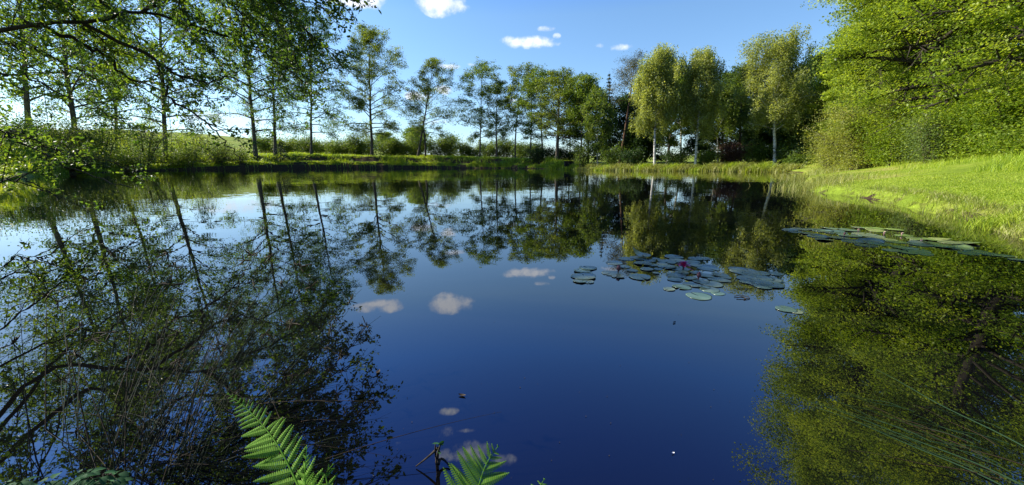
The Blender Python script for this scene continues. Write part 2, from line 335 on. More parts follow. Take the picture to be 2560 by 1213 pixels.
i = np.arange(NA)[:, None]; j = np.arange(nd-1)[None]; i2 = (i+1) % NA
Qs = np.stack([i*nd+j, i*nd+j+1, i2*nd+j+1, i2*nd+j], -1).reshape(-1, 4)
dm = (D_[:, :-1]+D_[:, 1:])/2; zs = np.abs(Z_[:, 1:]-Z_[:, :-1])/np.maximum(D_[:, 1:]-D_[:, :-1], .01)
soil = np.where((zs > .45) & (Y_[:, :-1] > 28), .6, 0)+np.where(dm < .12, .30, 0)+np.where((dm < .42) & (X_[:, :-1] > 4) & (Y_[:, :-1] < 16) & (vnoise(X_, Y_, 1.6, 21)[:, :-1] > .12), .32, 0)
soil = soil+np.where((Y_[:, :-1] < 1.5) & (X_[:, :-1] < 5), .5, 0)
g = mesh('ground', V, Qs, None, M['ground'], lv=soil.ravel(), smooth=True); tag(g, kind='structure')
# pond bed under the rings
bc = np.vstack([[CX, CY, -1.2], np.stack([X_[:, 0], Y_[:, 0], Z_[:, 0]], 1)])
k = np.arange(NA); b = mesh('pond_bed', bc, None, np.stack([np.zeros(NA, int), 1+k, 1+(k+1) % NA], 1), M['bark_dark']); tag(b, kind='structure')
wr_ = shore(aa)+.35
wc = np.vstack([[CX, CY, 0], np.stack([CX+wr_*np.sin(aa), CY+wr_*np.cos(aa), 0*aa], 1)])
wt = mesh('pond_water', wc, None, np.stack([np.zeros(NA, int), 1+(k+1) % NA, 1+k], 1), M['water']); tag(wt, kind='structure')

# ---------------------------------------------------------------- grass
def blades(rng, pts, h, wd, lean=.35, seg=2):
    """curved blades, tapered, quads + tip triangle"""
    n = len(pts); az = rng.random(n)*2*np.pi; H = h*(.55+.6*rng.random(n)); ln = lean*H*(.4+rng.random(n)); W = wd*(.7+.6*rng.random(n))
    dr_ = np.stack([np.cos(az), np.sin(az), 0*az], 1); fa = rng.random(n)*2*np.pi; sd_ = np.stack([np.cos(fa), np.sin(fa), 0*az], 1)
    up = np.array([0, 0, 1.])
    p1 = pts+up*(H*.55)[:, None]+dr_*(ln*.25)[:, None]; p2 = pts+up*H[:, None]*(1-.15*lean)+dr_*ln[:, None]
    s0 = sd_*(W*.5)[:, None]
    vs = np.stack([pts-s0, pts+s0, p1+s0*.75, p1-s0*.75, p2], 1).reshape(-1, 3)
    b = np.arange(n)[:, None]*5
    return vs, np.concatenate([b, b+1, b+2, b+3], 1), np.concatenate([b+3, b+2, b+4], 1), rng.random(n)
def scatter_shore(rng, n, a0, a1, d0, d1, pw=1.0):
    a = a0+(a1-a0)*rng.random(n); d = d0+(d1-d0)*rng.random(n)**pw
    r = shore(a)+d; x = CX+r*np.sin(a); y = CY+r*np.cos(a); return np.stack([x, y, height(x, y)-.01], 1)
def polang(x, y): return math.atan2(x-CX, y-CY)
def grass_obj(name, parts, mat, label, cat):
    vs, q, t, lq, lt, off = [], [], [], [], [], 0
    for (v, qq, tt, l) in parts:
        vs.append(v); q.append(qq+off); t.append(tt+off); lq.append(l); off += len(v)
    l = np.concatenate(lq)
    o = mesh(name, np.concatenate(vs), np.concatenate(q), np.concatenate(t), mat, lv=np.concatenate([l, l])); tag(o, label, cat, kind='stuff'); return o
rng = np.random.default_rng(5)
aR0 = polang(*P(2015,450)[:2]); aR1 = polang(4.0, 2.3)
# lawn: sample in world rectangle in front of camera to the right
def lawn_pts(n, dmin, dmax, ymin, ymax, smin=.62, smax=1.5):
    y = ymin*(ymax/ymin)**rng.random(n); s = smin+(smax-smin)*rng.random(n); x = s*y
    a = np.arctan2(x-CX, y-CY); d = np.hypot(x-CX, y-CY)-shore(a)
    k = (d > dmin) & (d < dmax) & (s < 1.5); x, y = x[k], y[k]
    k = (vnoise(x, y, .55, 31)+.5*vnoise(x, y, 2.3, 32)) > -.75+.3*rng.random(len(x)); x, y = x[k], y[k]
    return np.stack([x, y, height(x, y)-.005], 1)
p = lawn_pts(150000, .25, 4, 3.0, 26)
near = [blades(rng, p, .036, .008, .9)]
p = lawn_pts(70000, 3.1, 9, 3.0, 26); sel = rng.random(len(p)) < .6
near.append(blades(rng, p[sel], .24, .009, .7))
grass_obj('grass', near, M['grass'], 'bright mown lawn grass sloping up from the right bank', 'grass')
p = lawn_pts(60000, -.05, .55, 2.6, 30); keep = vnoise(p[:, 0], p[:, 1], 3.1, 6) > -.15
grass_obj('grass', [blades(rng, p[keep], .12, .007, .9)], M['grass_dry'], 'longer pale grass fringing the water edge of the right lawn', 'grass')
# far bank grass
aF0, aF1 = polang(*P(-40,452)[:2]), polang(*P(1440,425)[:2])
parts = []
p = scatter_shore(rng, 26000, aF0, aF1, -.05, .9); kp = vnoise(p[:, 0], p[:, 1], 1.1, 2) > -.35; parts.append(blades(rng, p[kp], .26, .05, .8))
p = scatter_shore(rng, 26000, aF0, aF1, 2.5, 7); parts.append(blades(rng, p, .30, .06, .8))
p = scatter_shore(rng, 16000, aF0, aF1, .6, 3.0); kp = vnoise(p[:, 0], p[:, 1], .8, 12) > -.1; parts.append(blades(rng, p[kp], .38, .06, .9))
p = scatter_shore(rng, 9000, aF0, aF1, -.1, 3.4); kp = vnoise(p[:, 0], p[:, 1], .55, 13) > .35; parts.append(blades(rng, p[kp], .75, .08, .7))
grass_obj('grass', parts, M['grass'], 'rough grass on the two ledges of the far left bank', 'grass')

# ---------------------------------------------------------------- trees
def bez(p0, p1, p2, n):
    t = np.linspace(0, 1, n)[:, None]; return (1-t)**2*p0+2*t*(1-t)*p1+t*t*p2
def perp(d, rng):
    r = rng.normal(size=3); r -= d*(r@d); return r/(np.linalg.norm(r)+1e-9)
HOLE = None
def limb_tree(rng, base, top, prof, lo, nl, el, rbase, sub=1.0, clump=.45, flat=.55, wob=.02, droop=0.0, bend=0.0, side=None, tubes=None, trunk_sides=8, inner=.25):
    """grow trunk, limbs and sub-branches; returns trunk tubes, clump centres and their sigmas"""
    T = tubes or Tubes(); base = np.asarray(base, float); top = np.asarray(top, float); H = np.linalg.norm(top-base)
    n = 14; t = np.linspace(0, 1, n)[:, None]
    tr = base*(1-t)+top*t+np.array([1, .3, 0])*bend*H*np.sin(t*np.pi)
    w_ = rng.normal(size=(n, 3))*wob*H*.35; w_[:, 2] = 0; w_[0] = 0; w_ = np.cumsum(w_, 0)*.35; tr = tr+w_*np.sin(t*np.pi)**.5
    rr = rbase*((1-t[:, 0])**.8*.93+.05); rr[0] *= 1.35
    T.add(tr, rr, trunk_sides)
    C, S = [], []
    for k in range(nl):
        u = (k+.5+rng.uniform(-.4, .4))/nl; f = lo+(1-lo)*u*.97
        p = np.array([np.interp(f, t[:, 0], tr[:, c]) for c in range(3)])
        L0 = prof(u)*rng.uniform(.72, 1.18)
        az = k*2.4+rng.uniform(-.5, .5)
        e = el[0]+(el[1]-el[0])*u+rng.normal()*.12
        d = np.array([math.cos(az)*math.cos(e), math.sin(az)*math.cos(e), math.sin(e)])
        if side is not None: L0 *= 1+side[2]*(d[0]*side[0]+d[1]*side[1])
        L0 = max(L0, .25)
        mid = p+d*L0*.5+np.array([0, 0, (.12-droop*.2)*L0])
        end = p+d*L0+np.array([0, 0, -(droop)*L0*.5+.05*L0])+rng.normal(size=3)*.06*L0
        n_ = 6; pts = bez(p, mid, end, n_); r0 = max(rbase*(1-f)**.9*.5, rbase*.05)
        T.add(pts, np.linspace(r0, r0*.22, n_), 5)
        ns = max(3, int(sub*(2.5+1.6*L0)))
        for s_ in range(ns):
            s = rng.uniform(.22, 1.0)**.8; q = np.array([np.interp(s, np.linspace(0, 1, n_), pts[:, c]) for c in range(3)])
            dd = unit(d*.7+perp(d, rng)*rng.uniform(.5, 1.1)+np.array([0, 0, .1-droop*.5])); l2 = L0*rng.uniform(.16, .38)*(1.15-.5*s)+.15
            e2 = q+dd*l2; m2 = q+dd*l2*.5+rng.normal(size=3)*.05*l2
            T.add(bez(q, m2, e2, 4), np.linspace(r0*.3, r0*.07+.003, 4), 4)
            C.append(e2); S.append(clump*rng.uniform(.7, 1.3))
            C.append(q*.4+e2*.6+rng.normal(size=3)*.15*l2); S.append(clump*rng.uniform(.5, 1.0))
        C.append(end); S.append(clump)
    for k in range(int(nl*inner)):
        f = rng.uniform(lo+.2*(1-lo), 1); p = np.array([np.interp(f, t[:, 0], tr[:, c]) for c in range(3)]); C.append(p+rng.normal(size=3)*clump*.8); S.append(clump)
    C.append(top); S.append(clump*.8)
    return T, np.array(C), np.array(S), tr
def fill(rng, C, S, n, flat=.55, hang=0.0):
    w_ = S**1.5; w_ /= w_.sum(); k = rng.choice(len(C), n, p=w_)
    g = rng.normal(size=(n, 3)); r = np.linalg.norm(g, axis=1, keepdims=True); g = g/r*np.minimum(r, 2.1)
    g[:, 2] *= flat; c = C[k]+g*S[k][:, None]
    if hang: c[:, 2] -= hang*rng.random(n)**1.3*(S[k]/S.mean())
    fill.ck = k
    return c
def finish(root, T, barkm, lvs, leafm, trunkname='trunk', crownname='crown'):
    T.build(trunkname, barkm, root)
    return mesh(crownname, lvs[0], lvs[1], None, leafm, root, lv=lvs[2])
# crown profiles
def oakp(r): return lambda u: r*(.62+.55*math.sin(math.pi*min(1, u*1.02+.02))**.8)*(1-.55*u**3)
def domep(r): return lambda u: r*math.sqrt(max(.05, 1-(u*.96)**2.2))*(.75+.25*min(1, u*4))
def ovalp(r): return lambda u: r*(.25+.85*math.sin(math.pi*(.08+.86*u))**.7)
def taperp(r): return lambda u: r*min(1, (1.08-u)*1.6)
def conep(r): return lambda u: r*(1-u)**.8+.15
def fitY(px, py, Y, dmin):
    while True:
        b = Q(px, py, Y); a = polang(b[0], b[1])
        if math.hypot(b[0]-CX, b[1]-CY)-float(shore(a)) >= dmin or Y > 300: return Y
        Y += .3
def tree(name, px, Y, toppx, toppy, hw, lowy, label, cat='tree', leaf='oak', bark='bark', n=14000, size=.17, rb=.2, nl=22, el=(.1,1.0), kind='oak', seed=0, basez=None, bend=0, group=None, sub=1.0, clump=.42, flat=.55, droop=0., side=None, basepy=395, extra=None, up=.6, lean=0.0):
    rng = np.random.default_rng(1000+seed)
    if Y > 30: Y = fitY(px, basepy, Y, 3.6 if 500 < px < 1420 else 1.0)
    nl = int(nl*1.25); sub = sub*1.35
    b = Q(px, basepy, Y); z = hz(b[0], b[1]) if basez is None else basez
    base = np.array([b[0], b[1], z-.15]); tp = Q(toppx, toppy, Y+lean)
    root = empty(name, (base[0], base[1], z), label, cat, group)
    r = hw*Y/1000.; low = Q(px, lowy, Y)[2]; H = tp[2]-base[2]; lo = max(.03, (low-base[2])/H)
    if toppy > -400: tp = base+(tp-base)*.945
    prof = {'oak': oakp(r), 'dome': domep(r), 'oval': ovalp(r), 'cone': conep(r), 'taper': taperp(r)}[kind]
    T, C, S, tr = limb_tree(rng, base, tp, prof, lo, nl, el, rb, sub, clump, flat, droop=droop, bend=bend, side=side)
    if extra: extra(T, base, tp, r, rng)
    if n < 40000: n = int(n*1.9); S = S*.76; size = size*1.0
    if HOLE is not None:      # an opening in the canopy between the crown and the shrubs below
        k = np.linalg.norm((C-HOLE[0])/HOLE[1], axis=1) > rng.uniform(.75, 1.1, len(C)); C, S = C[k], S[k]
    c = fill(rng, C, S, n, flat); lv = leaves(c, rng, size, .62, up, ck=fill.ck)
    finish(root, T, M[bark], lv, M[leaf]); return root
def birch(px, Y, toppx, toppy, hw, lowy, label, n=16000, size=.13, seed=0, leaf='birch', rb=.14, bark='bark_birch', hang=1.3, basepy=410, group=None, bend=0., name='birch_tree', nl=26):
    rng = np.random.default_rng(2000+seed); Y = fitY(px, basepy, Y, 1.0); b = Q(px, basepy, Y); z = hz(b[0], b[1]); base = np.array([b[0], b[1], z-.15]); tp = Q(toppx, toppy, Y); tp = base+(tp-base)*.885
    root = empty(name, (base[0], base[1], z), label, 'tree', group); r = hw*Y/1000.; low = Q(px, lowy, Y)[2]; lo = max(.05, (low-base[2])/(tp[2]-base[2]))
    T, C, S, tr = limb_tree(rng, base, tp, ovalp(r), lo, nl, (.55, 1.15), rb, 1.0, .34, .9, droop=.25, bend=bend)
    # hanging sprays
    k = rng.choice(len(C), 170); hc, hs = [], []
    for i in k:
        l = rng.uniform(.4, 1)*hang; o = C[i]+rng.normal(size=3)*[.35, .35, .2]
        for s in np.linspace(0, 1, 6): hc.append(o+np.array([.10*s*rng.normal(), .1*s*rng.normal(), -l*s])); hs.append(.17)
    C = np.concatenate([C, hc]); S = np.concatenate([S, hs])
    n = int(n*1.5); size = size*1.15; w_ = S**1.2; w_ /= w_.sum(); kk = rng.choice(len(C), n, p=w_); c = C[kk]+rng.normal(size=(n, 3)).clip(-1.5, 1.5)*S[kk][:, None]*[1, 1, 1.25]
    finish(root, T, M[bark], leaves(c, rng, size, .6, .2, hang=.6, ck=kk), M[leaf]); return root
def shrub(name, px, Y, hwpx, toppy, label, cat='bush', leaf='hedge', n=3000, size=.12, seed=0, group=None, basez=None, stems=7, clump=.3, flat=.8, sharp=False, up=.5, spread=1.0, wy=None, aspect=.6, ns=3.0):
    rng = np.random.default_rng(3000+seed); Y = fitY(px, 400, Y, .5) if Y > 22 else Y; b = Q(px, 400, Y); z = hz(b[0], b[1]) if basez is None else basez
    root = empty(name, (b[0], b[1], z), label, cat, group); r = hwpx*Y/1000.; top = Q(px, toppy, Y)[2]; H = max(top-z, .3)
    T = Tubes(); C, S = [], []
    for k in range(stems):
        a = k*2.4+rng.uniform(-.4, .4); rr = r*rng.uniform(.15, .8)**.7*spread; hh = H*rng.uniform(.72, 1.0)*math.sqrt(max(.15, 1-(rr/r)**2*.7))
        p0 = np.array([b[0]+.12*r*math.cos(a), b[1]+.12*r*math.sin(a), z-.08]); p2 = np.array([b[0]+rr*math.cos(a), b[1]+rr*math.sin(a)*(wy or 1), z+hh])
        p1 = (p0+p2)/2+np.array([0, 0, .18*H]); rb = .012+.012*H
        pts = bez(p0, p1, p2, 8); T.add(pts, np.linspace(rb, rb*.2, 8), 5)
        for s in np.linspace(.12, 1, int(4+H*ns)):
            q = np.array([np.interp(s, np.linspace(0, 1, 8), pts[:, c]) for c in range(3)])
            for _ in range(2):
                d = unit(rng.normal(size=3)*[1, 1, .5]+[0, 0, .2]); l = r*rng.uniform(.15, .5); e = q+d*l; e[2] = max(e[2], z+.1)
                T.add(bez(q, (q+e)/2+[0, 0, .05*l], e, 4), np.linspace(rb*.35, rb*.08, 4), 3)
                C.append(e); S.append(clump*rng.uniform(.6, 1.3)*min(1, r)); C.append((q+e)/2); S.append(clump*.7*min(1, r))
    C, S = np.array(C), np.array(S); c = fill(rng, C, S, n, flat); c[:, 2] = np.maximum(c[:, 2], z+.03+.1*rng.random(n))
    finish(root, T, M['bark'], leaves(c, rng, size, aspect, up, sharp=sharp, ck=fill.ck), M[leaf], 'stem', 'foliage'); return root
def conifer(px, Y, toppx, toppy, hw, lowy, label, leaf='spruce', n=9000, seed=0, rb=.16, size=.16, basepy=395, dens=1.0, group=None, tiers=22, name='spruce_tree', cat='tree'):
    rng = np.random.default_rng(4000+seed); Y = fitY(px, basepy, Y, 1.0); b = Q(px, basepy, Y); z = hz(b[0], b[1]); base = np.array([b[0], b[1], z-.15]); tp = Q(toppx, toppy, Y)
    root = empty(name, (base[0], base[1], z), label, cat, group); r = hw*Y/1000.; low = Q(px, lowy, Y)[2]; H = tp[2]-base[2]; lo = (low-base[2])/H
    T = Tubes(); t = np.linspace(0, 1, 8)[:, None]; T.add(base*(1-t)+tp*t, rb*(1-t[:, 0])**.9+.01, 7); pts = []
    for k in range(tiers):
        f = lo+(1-lo)*(k/tiers)**.9; L0 = r*(1-(k/tiers))**.75+.08; p = base+(tp-base)*f
        for m in range(6):
            a = m*1.047+k*.5+rng.uniform(-.25, .25); l = L0*rng.uniform(.6, 1.15); d = np.array([math.cos(a), math.sin(a), 0])
            e = p+d*l+[0, 0, -.12*l+rng.normal()*.05]; br = bez(p, p+d*l*.5+[0, 0, .06*l], e, 5); T.add(br, np.linspace(rb*.16*(1-f)+.012, .005, 5), 3)
            q = int(n/(tiers*6)*(.4+1.2*l/r)); s = rng.random(q)**.7; c = np.stack([np.interp(s, np.linspace(0, 1, 5), br[:, i]) for i in range(3)], 1)
            lat = np.array([-d[1], d[0], 0]); c += lat*(rng.normal(size=q)*.16*l*(1.1-s)+rng.normal(size=q)*.04)[:, None]; c[:, 2] += rng.normal(size=q)*.05-np.abs(rng.normal(size=q))*.07; pts.append(c)
    finish(root, T, M['bark_dark'], leaves(np.concatenate(pts), rng, size, .35, .4), M[leaf]); return root

# --- left bank row (alder and oak), backlit
tree('alder_tree', 62, 35, 20, -330, 190, 250, 'tall tree with dark trunk, leftmost of the row on the left bank', leaf='oak_left', n=22000, size=.15, rb=.22, seed=1, nl=38, kind='oval', clump=.5, basepy=320)
tree('alder_tree', 182, 37, 130, -300, 150, 300, 'tall tree on the left bank, second trunk from the left edge', leaf='oak_left', n=20000, size=.15, rb=.22, seed=2, nl=36, kind='oval', clump=.48, basepy=330)
tree('alder_tree', 285, 44, 262, -190, 110, 330, 'slender tree half hidden by leaves between the second and fourth bank trees', leaf='oak_left', n=12000, size=.16, rb=.16, seed=3, nl=22, kind='oval', basepy=350)
tree('alder_tree', 410, 43, 392, -210, 130, 330, 'dark trunked tree rising behind the yellow green bank bushes', leaf='oak_left', n=17000, size=.16, rb=.24, seed=4, nl=34, kind='oval', basepy=390)
tree('alder_tree', 640, 51, 590, -150, 120, 330, 'thick trunked tree leaning left at the end of the bushy bank', leaf='oak_left', n=26000, size=.17, rb=.30, seed=5, nl=36, kind='oval', clump=.5, basepy=398)
tree('alder_tree', 686, 60, 668, -70, 85, 260, 'tree with a pale bare lower trunk standing behind the thick leaning one', leaf='oak_left', n=16000, size=.18, rb=.26, seed=6, nl=32, kind='oval', basepy=370)
tree('oak_tree', 779, 56, 775, 20, 92, 330, 'straight slim oak on the bank left of the large open oak', leaf='oak_left', n=17000, size=.17, rb=.22, seed=7, nl=36, kind='oak', el=(-.15,.95), basepy=396)
def open_oak(*a): pass
tree('oak_tree', 930, 61, 925, 72, 88, 335, 'large open crowned oak with layered low branches, tallest of the middle row', leaf='oak', n=27000, size=.17, rb=.27, seed=8, nl=34, kind='oak', el=(-.05,1.0), clump=.5, flat=.5, basepy=394)
def fork(T, base, tp, r, rng):
    b = base+np.array([1.35, .3, .1]); p = base+(tp-base)*.36; T.add(bez(b, (b+p)/2+[.35, 0, .3], p, 7), np.linspace(.2, .15, 7), 7)
tree('oak_tree', 1044, 59, 1085, 155, 64, 330, 'leaning oak with forked trunk and twiggy rounded crown', leaf='oak', n=17000, size=.15, rb=.20, seed=9, nl=32, kind='dome', el=(-.1,1.1), sub=1.4, extra=fork, basepy=394, side=(1, 0, .25))
tree('oak_tree', 1200, 59, 1203, 173, 56, 345, 'slim young oak, left one of a close pair', leaf='mid', n=11000, size=.17, rb=.14, seed=10, nl=26, kind='oval', el=(0,1.1), basepy=394)
tree('oak_tree', 1241, 61, 1243, 212, 47, 350, 'shorter slim oak, right one of a close pair', leaf='oak', n=6500, size=.17, rb=.17, seed=11, nl=18, kind='oval', el=(.1,1.1), basepy=394)
tree('oak_tree', 1288, 58, 1318, 172, 48, 330, 'narrow tree curving right with sparse lower crown', leaf='oak', n=9000, size=.17, rb=.15, seed=12, nl=22, kind='oval', el=(0,1.1), bend=-.03, basepy=396)
tree('oak_tree', 1356, 60, 1350, 195, 52, 330, 'thin oak just left of the broad forked oak', leaf='mid', n=9000, size=.17, rb=.15, seed=13, nl=28, kind='oval', el=(0,1.1), basepy=394)
tree('oak_tree', 1392, 52, 1400, 186, 72, 345, 'broad dark oak with thick trunk dividing low beside the water', leaf='oak', n=12500, size=.16, rb=.28, seed=14, nl=28, kind='dome', el=(-.05,1.05), basepy=402)
tree('oak_tree', 1450, 56, 1462, 205, 48, 330, 'bluish green tree between the forked oak and the pale young birch', leaf='mid', n=10000, size=.17, rb=.14, seed=15, nl=28, kind='oval', basepy=402)
tree('oak_tree', 1325, 66, 1330, 205, 44, 350, 'pale leafy tree set back behind the right curving tree', leaf='mid', n=5500, size=.18, rb=.13, seed=91, nl=22, kind='oval', basepy=396)
tree('oak_tree', 1425, 64, 1428, 200, 46, 340, 'tree set back behind the broad dark oak, to its right', leaf='oak', n=6000, size=.18, rb=.13, seed=92, nl=22, kind='oval', basepy=398)
birch(1494, 50, 1492, 222, 40, 385, 'short pale green young birch left of the tall conifer', n=12000, size=.14, seed=16, rb=.08, hang=.5, leaf='hedge')
conifer(1524, 54, 1523, 178, 24, 390, 'thin dark spruce with short ragged branches and pointed top', seed=17, n=5200, rb=.17, size=.15)
def pine(px, Y, toppx, toppy, label, seed):
    rng = np.random.default_rng(seed); b = Q(px, 405, Y); z = hz(b[0], b[1]); base = np.array([b[0], b[1], z-.15]); tp = Q(toppx, toppy, Y)
    root = empty('pine_tree', (base[0], base[1], z), label, 'tree'); T = Tubes()
    T, C, S, tr = limb_tree(rng, base, tp, domep(2.5), .60, 20, (0., .9), .2, 1.2, .42, .6, T and .02 or .02)
    c = fill(rng, C, S, 13000, .6); finish(root, T, M['bark_pine'], leaves(c, rng, .17, .22, .2, ck=fill.ck), M['pine']); return root
pine(1550, 52, 1586, 155, 'brown trunked pine leaning right with tufted crown above the dark trees', 18)
birch(1637, 43, 1655, 134, 66, 330, 'tall drooping birch with a clean white trunk curving at its foot', n=44000, size=.115, seed=19, rb=.16, bend=-.015, hang=1.6, nl=34)
birch(1703, 49, 1700, 165, 54, 320, 'darker birch set back right of the white trunked birch', n=13000, seed=20, leaf='mid', rb=.12)
birch(1738, 42, 1757, 118, 54, 330, 'birch with a narrow spire top and drooping sides', n=30000, size=.115, seed=21, rb=.14, hang=1.5, nl=32)
birch(1795, 46, 1800, 225, 55, 350, 'shorter olive green birch in front of the dark thicket', n=16000, size=.12, seed=22, leaf='hedge', rb=.1)
tree('oak_tree', 1850, 48, 1855, 176, 46, 330, 'dark green tree in the gap between two birches', leaf='mid', n=15000, size=.15, seed=23, kind='oval', basepy=405)
birch(1938, 39, 1934, 108, 88, 330, 'wide silvery birch with open airy top, rightmost of the birches', n=42000, size=.105, seed=24, rb=.17, hang=1.5, nl=38)
tree('oak_tree', 1668, 50, 1688, 225, 46, 370, 'dark leafy tree filling the space under the tall birch', leaf='mid', n=12000, size=.15, seed=25, kind='oval', basepy=405)
# dark trees behind the right part of the far shore
dk = [(1470,62,225,60),(1555,60,255,60),(1612,60,235,55),(1752,58,235,50),(1805,60,190,62),(1865,58,185,60),(1925,55,215,60),(1985,50,185,60),(2040,46,150,70),(1590,54,320,45),(1900,50,300,50),(2010,42,300,60)]
dl = ['dark tree at the left end of the shaded wood', 'dark tree behind the leaning pine', 'low dark tree behind the white birch', 'shaded tree right of the sky gap', 'tall dark tree behind the spire topped birch', 'dark tree left of the silvery birch', 'dark tree directly behind the silvery birch', 'dark tree where the far wood meets the right slope', 'tall shaded tree at the inner corner of the pond', 'small shaded tree below the pine', 'small shaded tree right of the reddish bush', 'shaded tree behind the pale willow bush']
for i, (x, y, t, h) in enumerate(dk):
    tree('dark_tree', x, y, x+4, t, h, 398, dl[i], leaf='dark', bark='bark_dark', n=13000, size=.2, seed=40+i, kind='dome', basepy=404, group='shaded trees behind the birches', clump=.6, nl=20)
# low bushes at the wood's foot
us = [(1455,47,350),(1530,47,365),(1580,45,372),(1690,44,375),(1765,43,372),(1890,41,350),(1975,38,360),(2000,36,395)]
ul = ['low bright bush beside the dark box at the waterline', 'low bush at the foot of the spruce', 'low bush left of the white birch trunk', 'low bush in the shade right of the white birch trunk', 'low bush under the spire topped birch', 'light leafed bush left of the silvery birch trunk', 'shaded bush right of the silvery birch trunk', 'small bush at the inner pond corner']
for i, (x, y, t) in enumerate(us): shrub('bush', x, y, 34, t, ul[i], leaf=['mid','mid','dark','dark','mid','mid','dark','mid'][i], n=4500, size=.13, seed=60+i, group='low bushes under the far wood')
shrub('purple_bush', 1825, 43, 46, 360, 'dark reddish brown bush in the shade under the birches', leaf='purple', n=9000, size=.11, seed=75)
# hedge row of young trees behind the left berm
rngh = np.random.default_rng(9)
ORD = ['first', 'second', 'third', 'fourth', 'fifth', 'sixth', 'seventh', 'eighth', 'ninth', 'tenth', 'eleventh']
def marked(x, marks, cnt, text, end):
    m = [k for k in marks if k[0] <= x][-1]; k = cnt.get(m[0], 0); cnt[m[0]] = k+1; return text+' '+ORD[k]+' right of '+m[1]+end
hm = [(0, 'the thick leaning trunk'), (779, 'the straight slim oak'), (930, 'the large open oak'), (1044, 'the forked leaning oak'), (1200, 'the close pair'), (1288, 'the right curving tree')]; hc_ = {}
for i, x in enumerate(np.linspace(655, 1345, 34)):
    x = x+rngh.uniform(-8, 8); t = 346+rngh.uniform(-14, 10)+(8 if x > 1150 else 0)
    kw = dict(n=4600, size=.19, seed=100+i, group='young trees in the hedge row', stems=5, clump=.55)
    if i % 6 == 2: conifer(x, 78+rngh.uniform(-3, 3), x, t-8, 16, 402, marked(x, hm, hc_, 'small pointed conifer in the hedge row,', ''), n=900, seed=100+i, size=.22, basepy=400, tiers=10, leaf='hedge', rb=.06, group='young conifers in the hedge row', name='young_conifer')
    else: shrub('hedge_tree', x, 78+rngh.uniform(-3, 4), 30, t, marked(x, hm, hc_, 'bushy young tree in the hedge row,', ''), 'tree', leaf='hedge', **kw)
tree('round_tree', 1040, 150, 1040, 326, 32, 385, 'distant rounded tree showing above the hedge row', leaf='mid', n=5000, size=.5, seed=150, kind='dome', clump=1.2, basepy=400, basez=2.0, rb=.3)
tree('round_tree', 960, 170, 960, 342, 30, 385, 'distant low tree above the hedge, left of the rounded one', leaf='hedge', n=4000, size=.5, seed=151, kind='dome', clump=1.2, basepy=400, basez=2.0, rb=.3)
for i, (x, t) in enumerate([(1345, 362), (1385, 366), (1420, 372)]): shrub('hedge_bush', x, 63, 34, t, ['dark clipped hedge bush left of the forked oak', 'dark hedge bush behind the forked oak trunk', 'dark hedge bush right of the forked oak'][i], leaf='dark', n=4500, size=.16, seed=160+i, group='dark hedge bushes behind the oaks')
# saplings and bushes on the left bank
conifer(700, 54, 702, 352, 26, 402, 'small dark spruce sapling beside the thick leaning tree', n=2200, seed=170, basepy=402, size=.14, rb=.05, tiers=12, name='spruce_sapling')
shrub('bush', 600, 49, 34, 372, 'small yellowish bush at the foot of the thick leaning tree', leaf='hedge', n=2600, size=.13, seed=171)
bl = [(470,42,70,322,'lime'),(355,38,85,300,'lime'),(250,34,85,295,'lime'),(130,31,100,300,'hedge'),(10,27,110,290,'oak_left'),(430,39,70,375,'mid'),(300,33,80,385,'mid'),(160,27,90,385,'oak'),(545,46,52,360,'hedge')]
bn = ['yellow green bush on the bank between dark trunks', 'large sunlit yellow green bush left of the fourth trunk', 'sunlit bush under the slender half hidden tree', 'leafy green bush below the second trunk', 'dark bush at the left edge of the bank', 'low green bush overhanging the water under the yellow bush', 'low dark green bush touching the water on the left bank', 'low bush hanging over the water at far left', 'grassy low bush at the right end of the bushy bank']
for i, (x, y, h, t, lf) in enumerate(bl): shrub('bush', x, y, h, t, bn[i], leaf=lf, n=9000, size=.12, seed=180+i, stems=10, clump=.42, group='bushes along the left bank')

# --- right side: sunlit woodland
def big(px, Y, toppx, toppy, hw, label, leaf, n, size, seed, nl=46, rb=.28, lo=420, name='beech_tree', clump=.30, el=(-.25, 1.0), kind='dome', side=None, sub=1.8, flat=.32, group='broadleaf trees of the right slope'):
    return tree(name, px, Y, toppx, toppy, hw, lo, label, leaf=leaf, bark='bark_dark', n=n, size=size, seed=seed, nl=nl, rb=rb, clump=clump, el=el, kind=kind, side=side, sub=sub, flat=flat, basepy=380, group=group, up=.9)
HOLE = (Q(2365, 135, 14.5), np.array([1.9, 4.0, 1.15]))
big(2335, 17, 2345, -620, 172, 'tall broad tree whose branches reach farthest left over the pond', 'bright', 190000, .080, 300, nl=66, lo=250, kind='taper')
HOLE = None
big(2412, 17, 2420, -560, 300, 'tall tree with bare dark lower trunk right of the overhanging one', 'bright', 90000, .085, 301, nl=36, lo=-60, rb=.2)
big(2620, 12.5, 2700, -500, 260, 'tree at the right edge with bright yellow green leaves', 'lime', 90000, .07, 302, nl=40, lo=200)
big(2205, 25, 2215, -100, 95, 'mid sized tree stepping down toward the pond behind the willow bush', 'bright', 60000, .11, 303, nl=44)
big(2135, 33, 2145, 55, 72, 'smaller tree lower on the right slope near the far wood', 'bright', 30000, .13, 304, nl=34)
big(2075, 37, 2085, 160, 52, 'lowest tree of the right slope next to the silvery birch', 'bright', 24000, .13, 305, nl=30)
big(2490, 22, 2500, -420, 210, 'shaded tree filling the wood behind the tall trunks', 'mid', 50000, .13, 306, nl=44, lo=300)
big(2680, 20, 2690, -420, 250, 'shaded tree behind the right edge of the wood', 'mid', 45000, .13, 307, nl=40, lo=300)
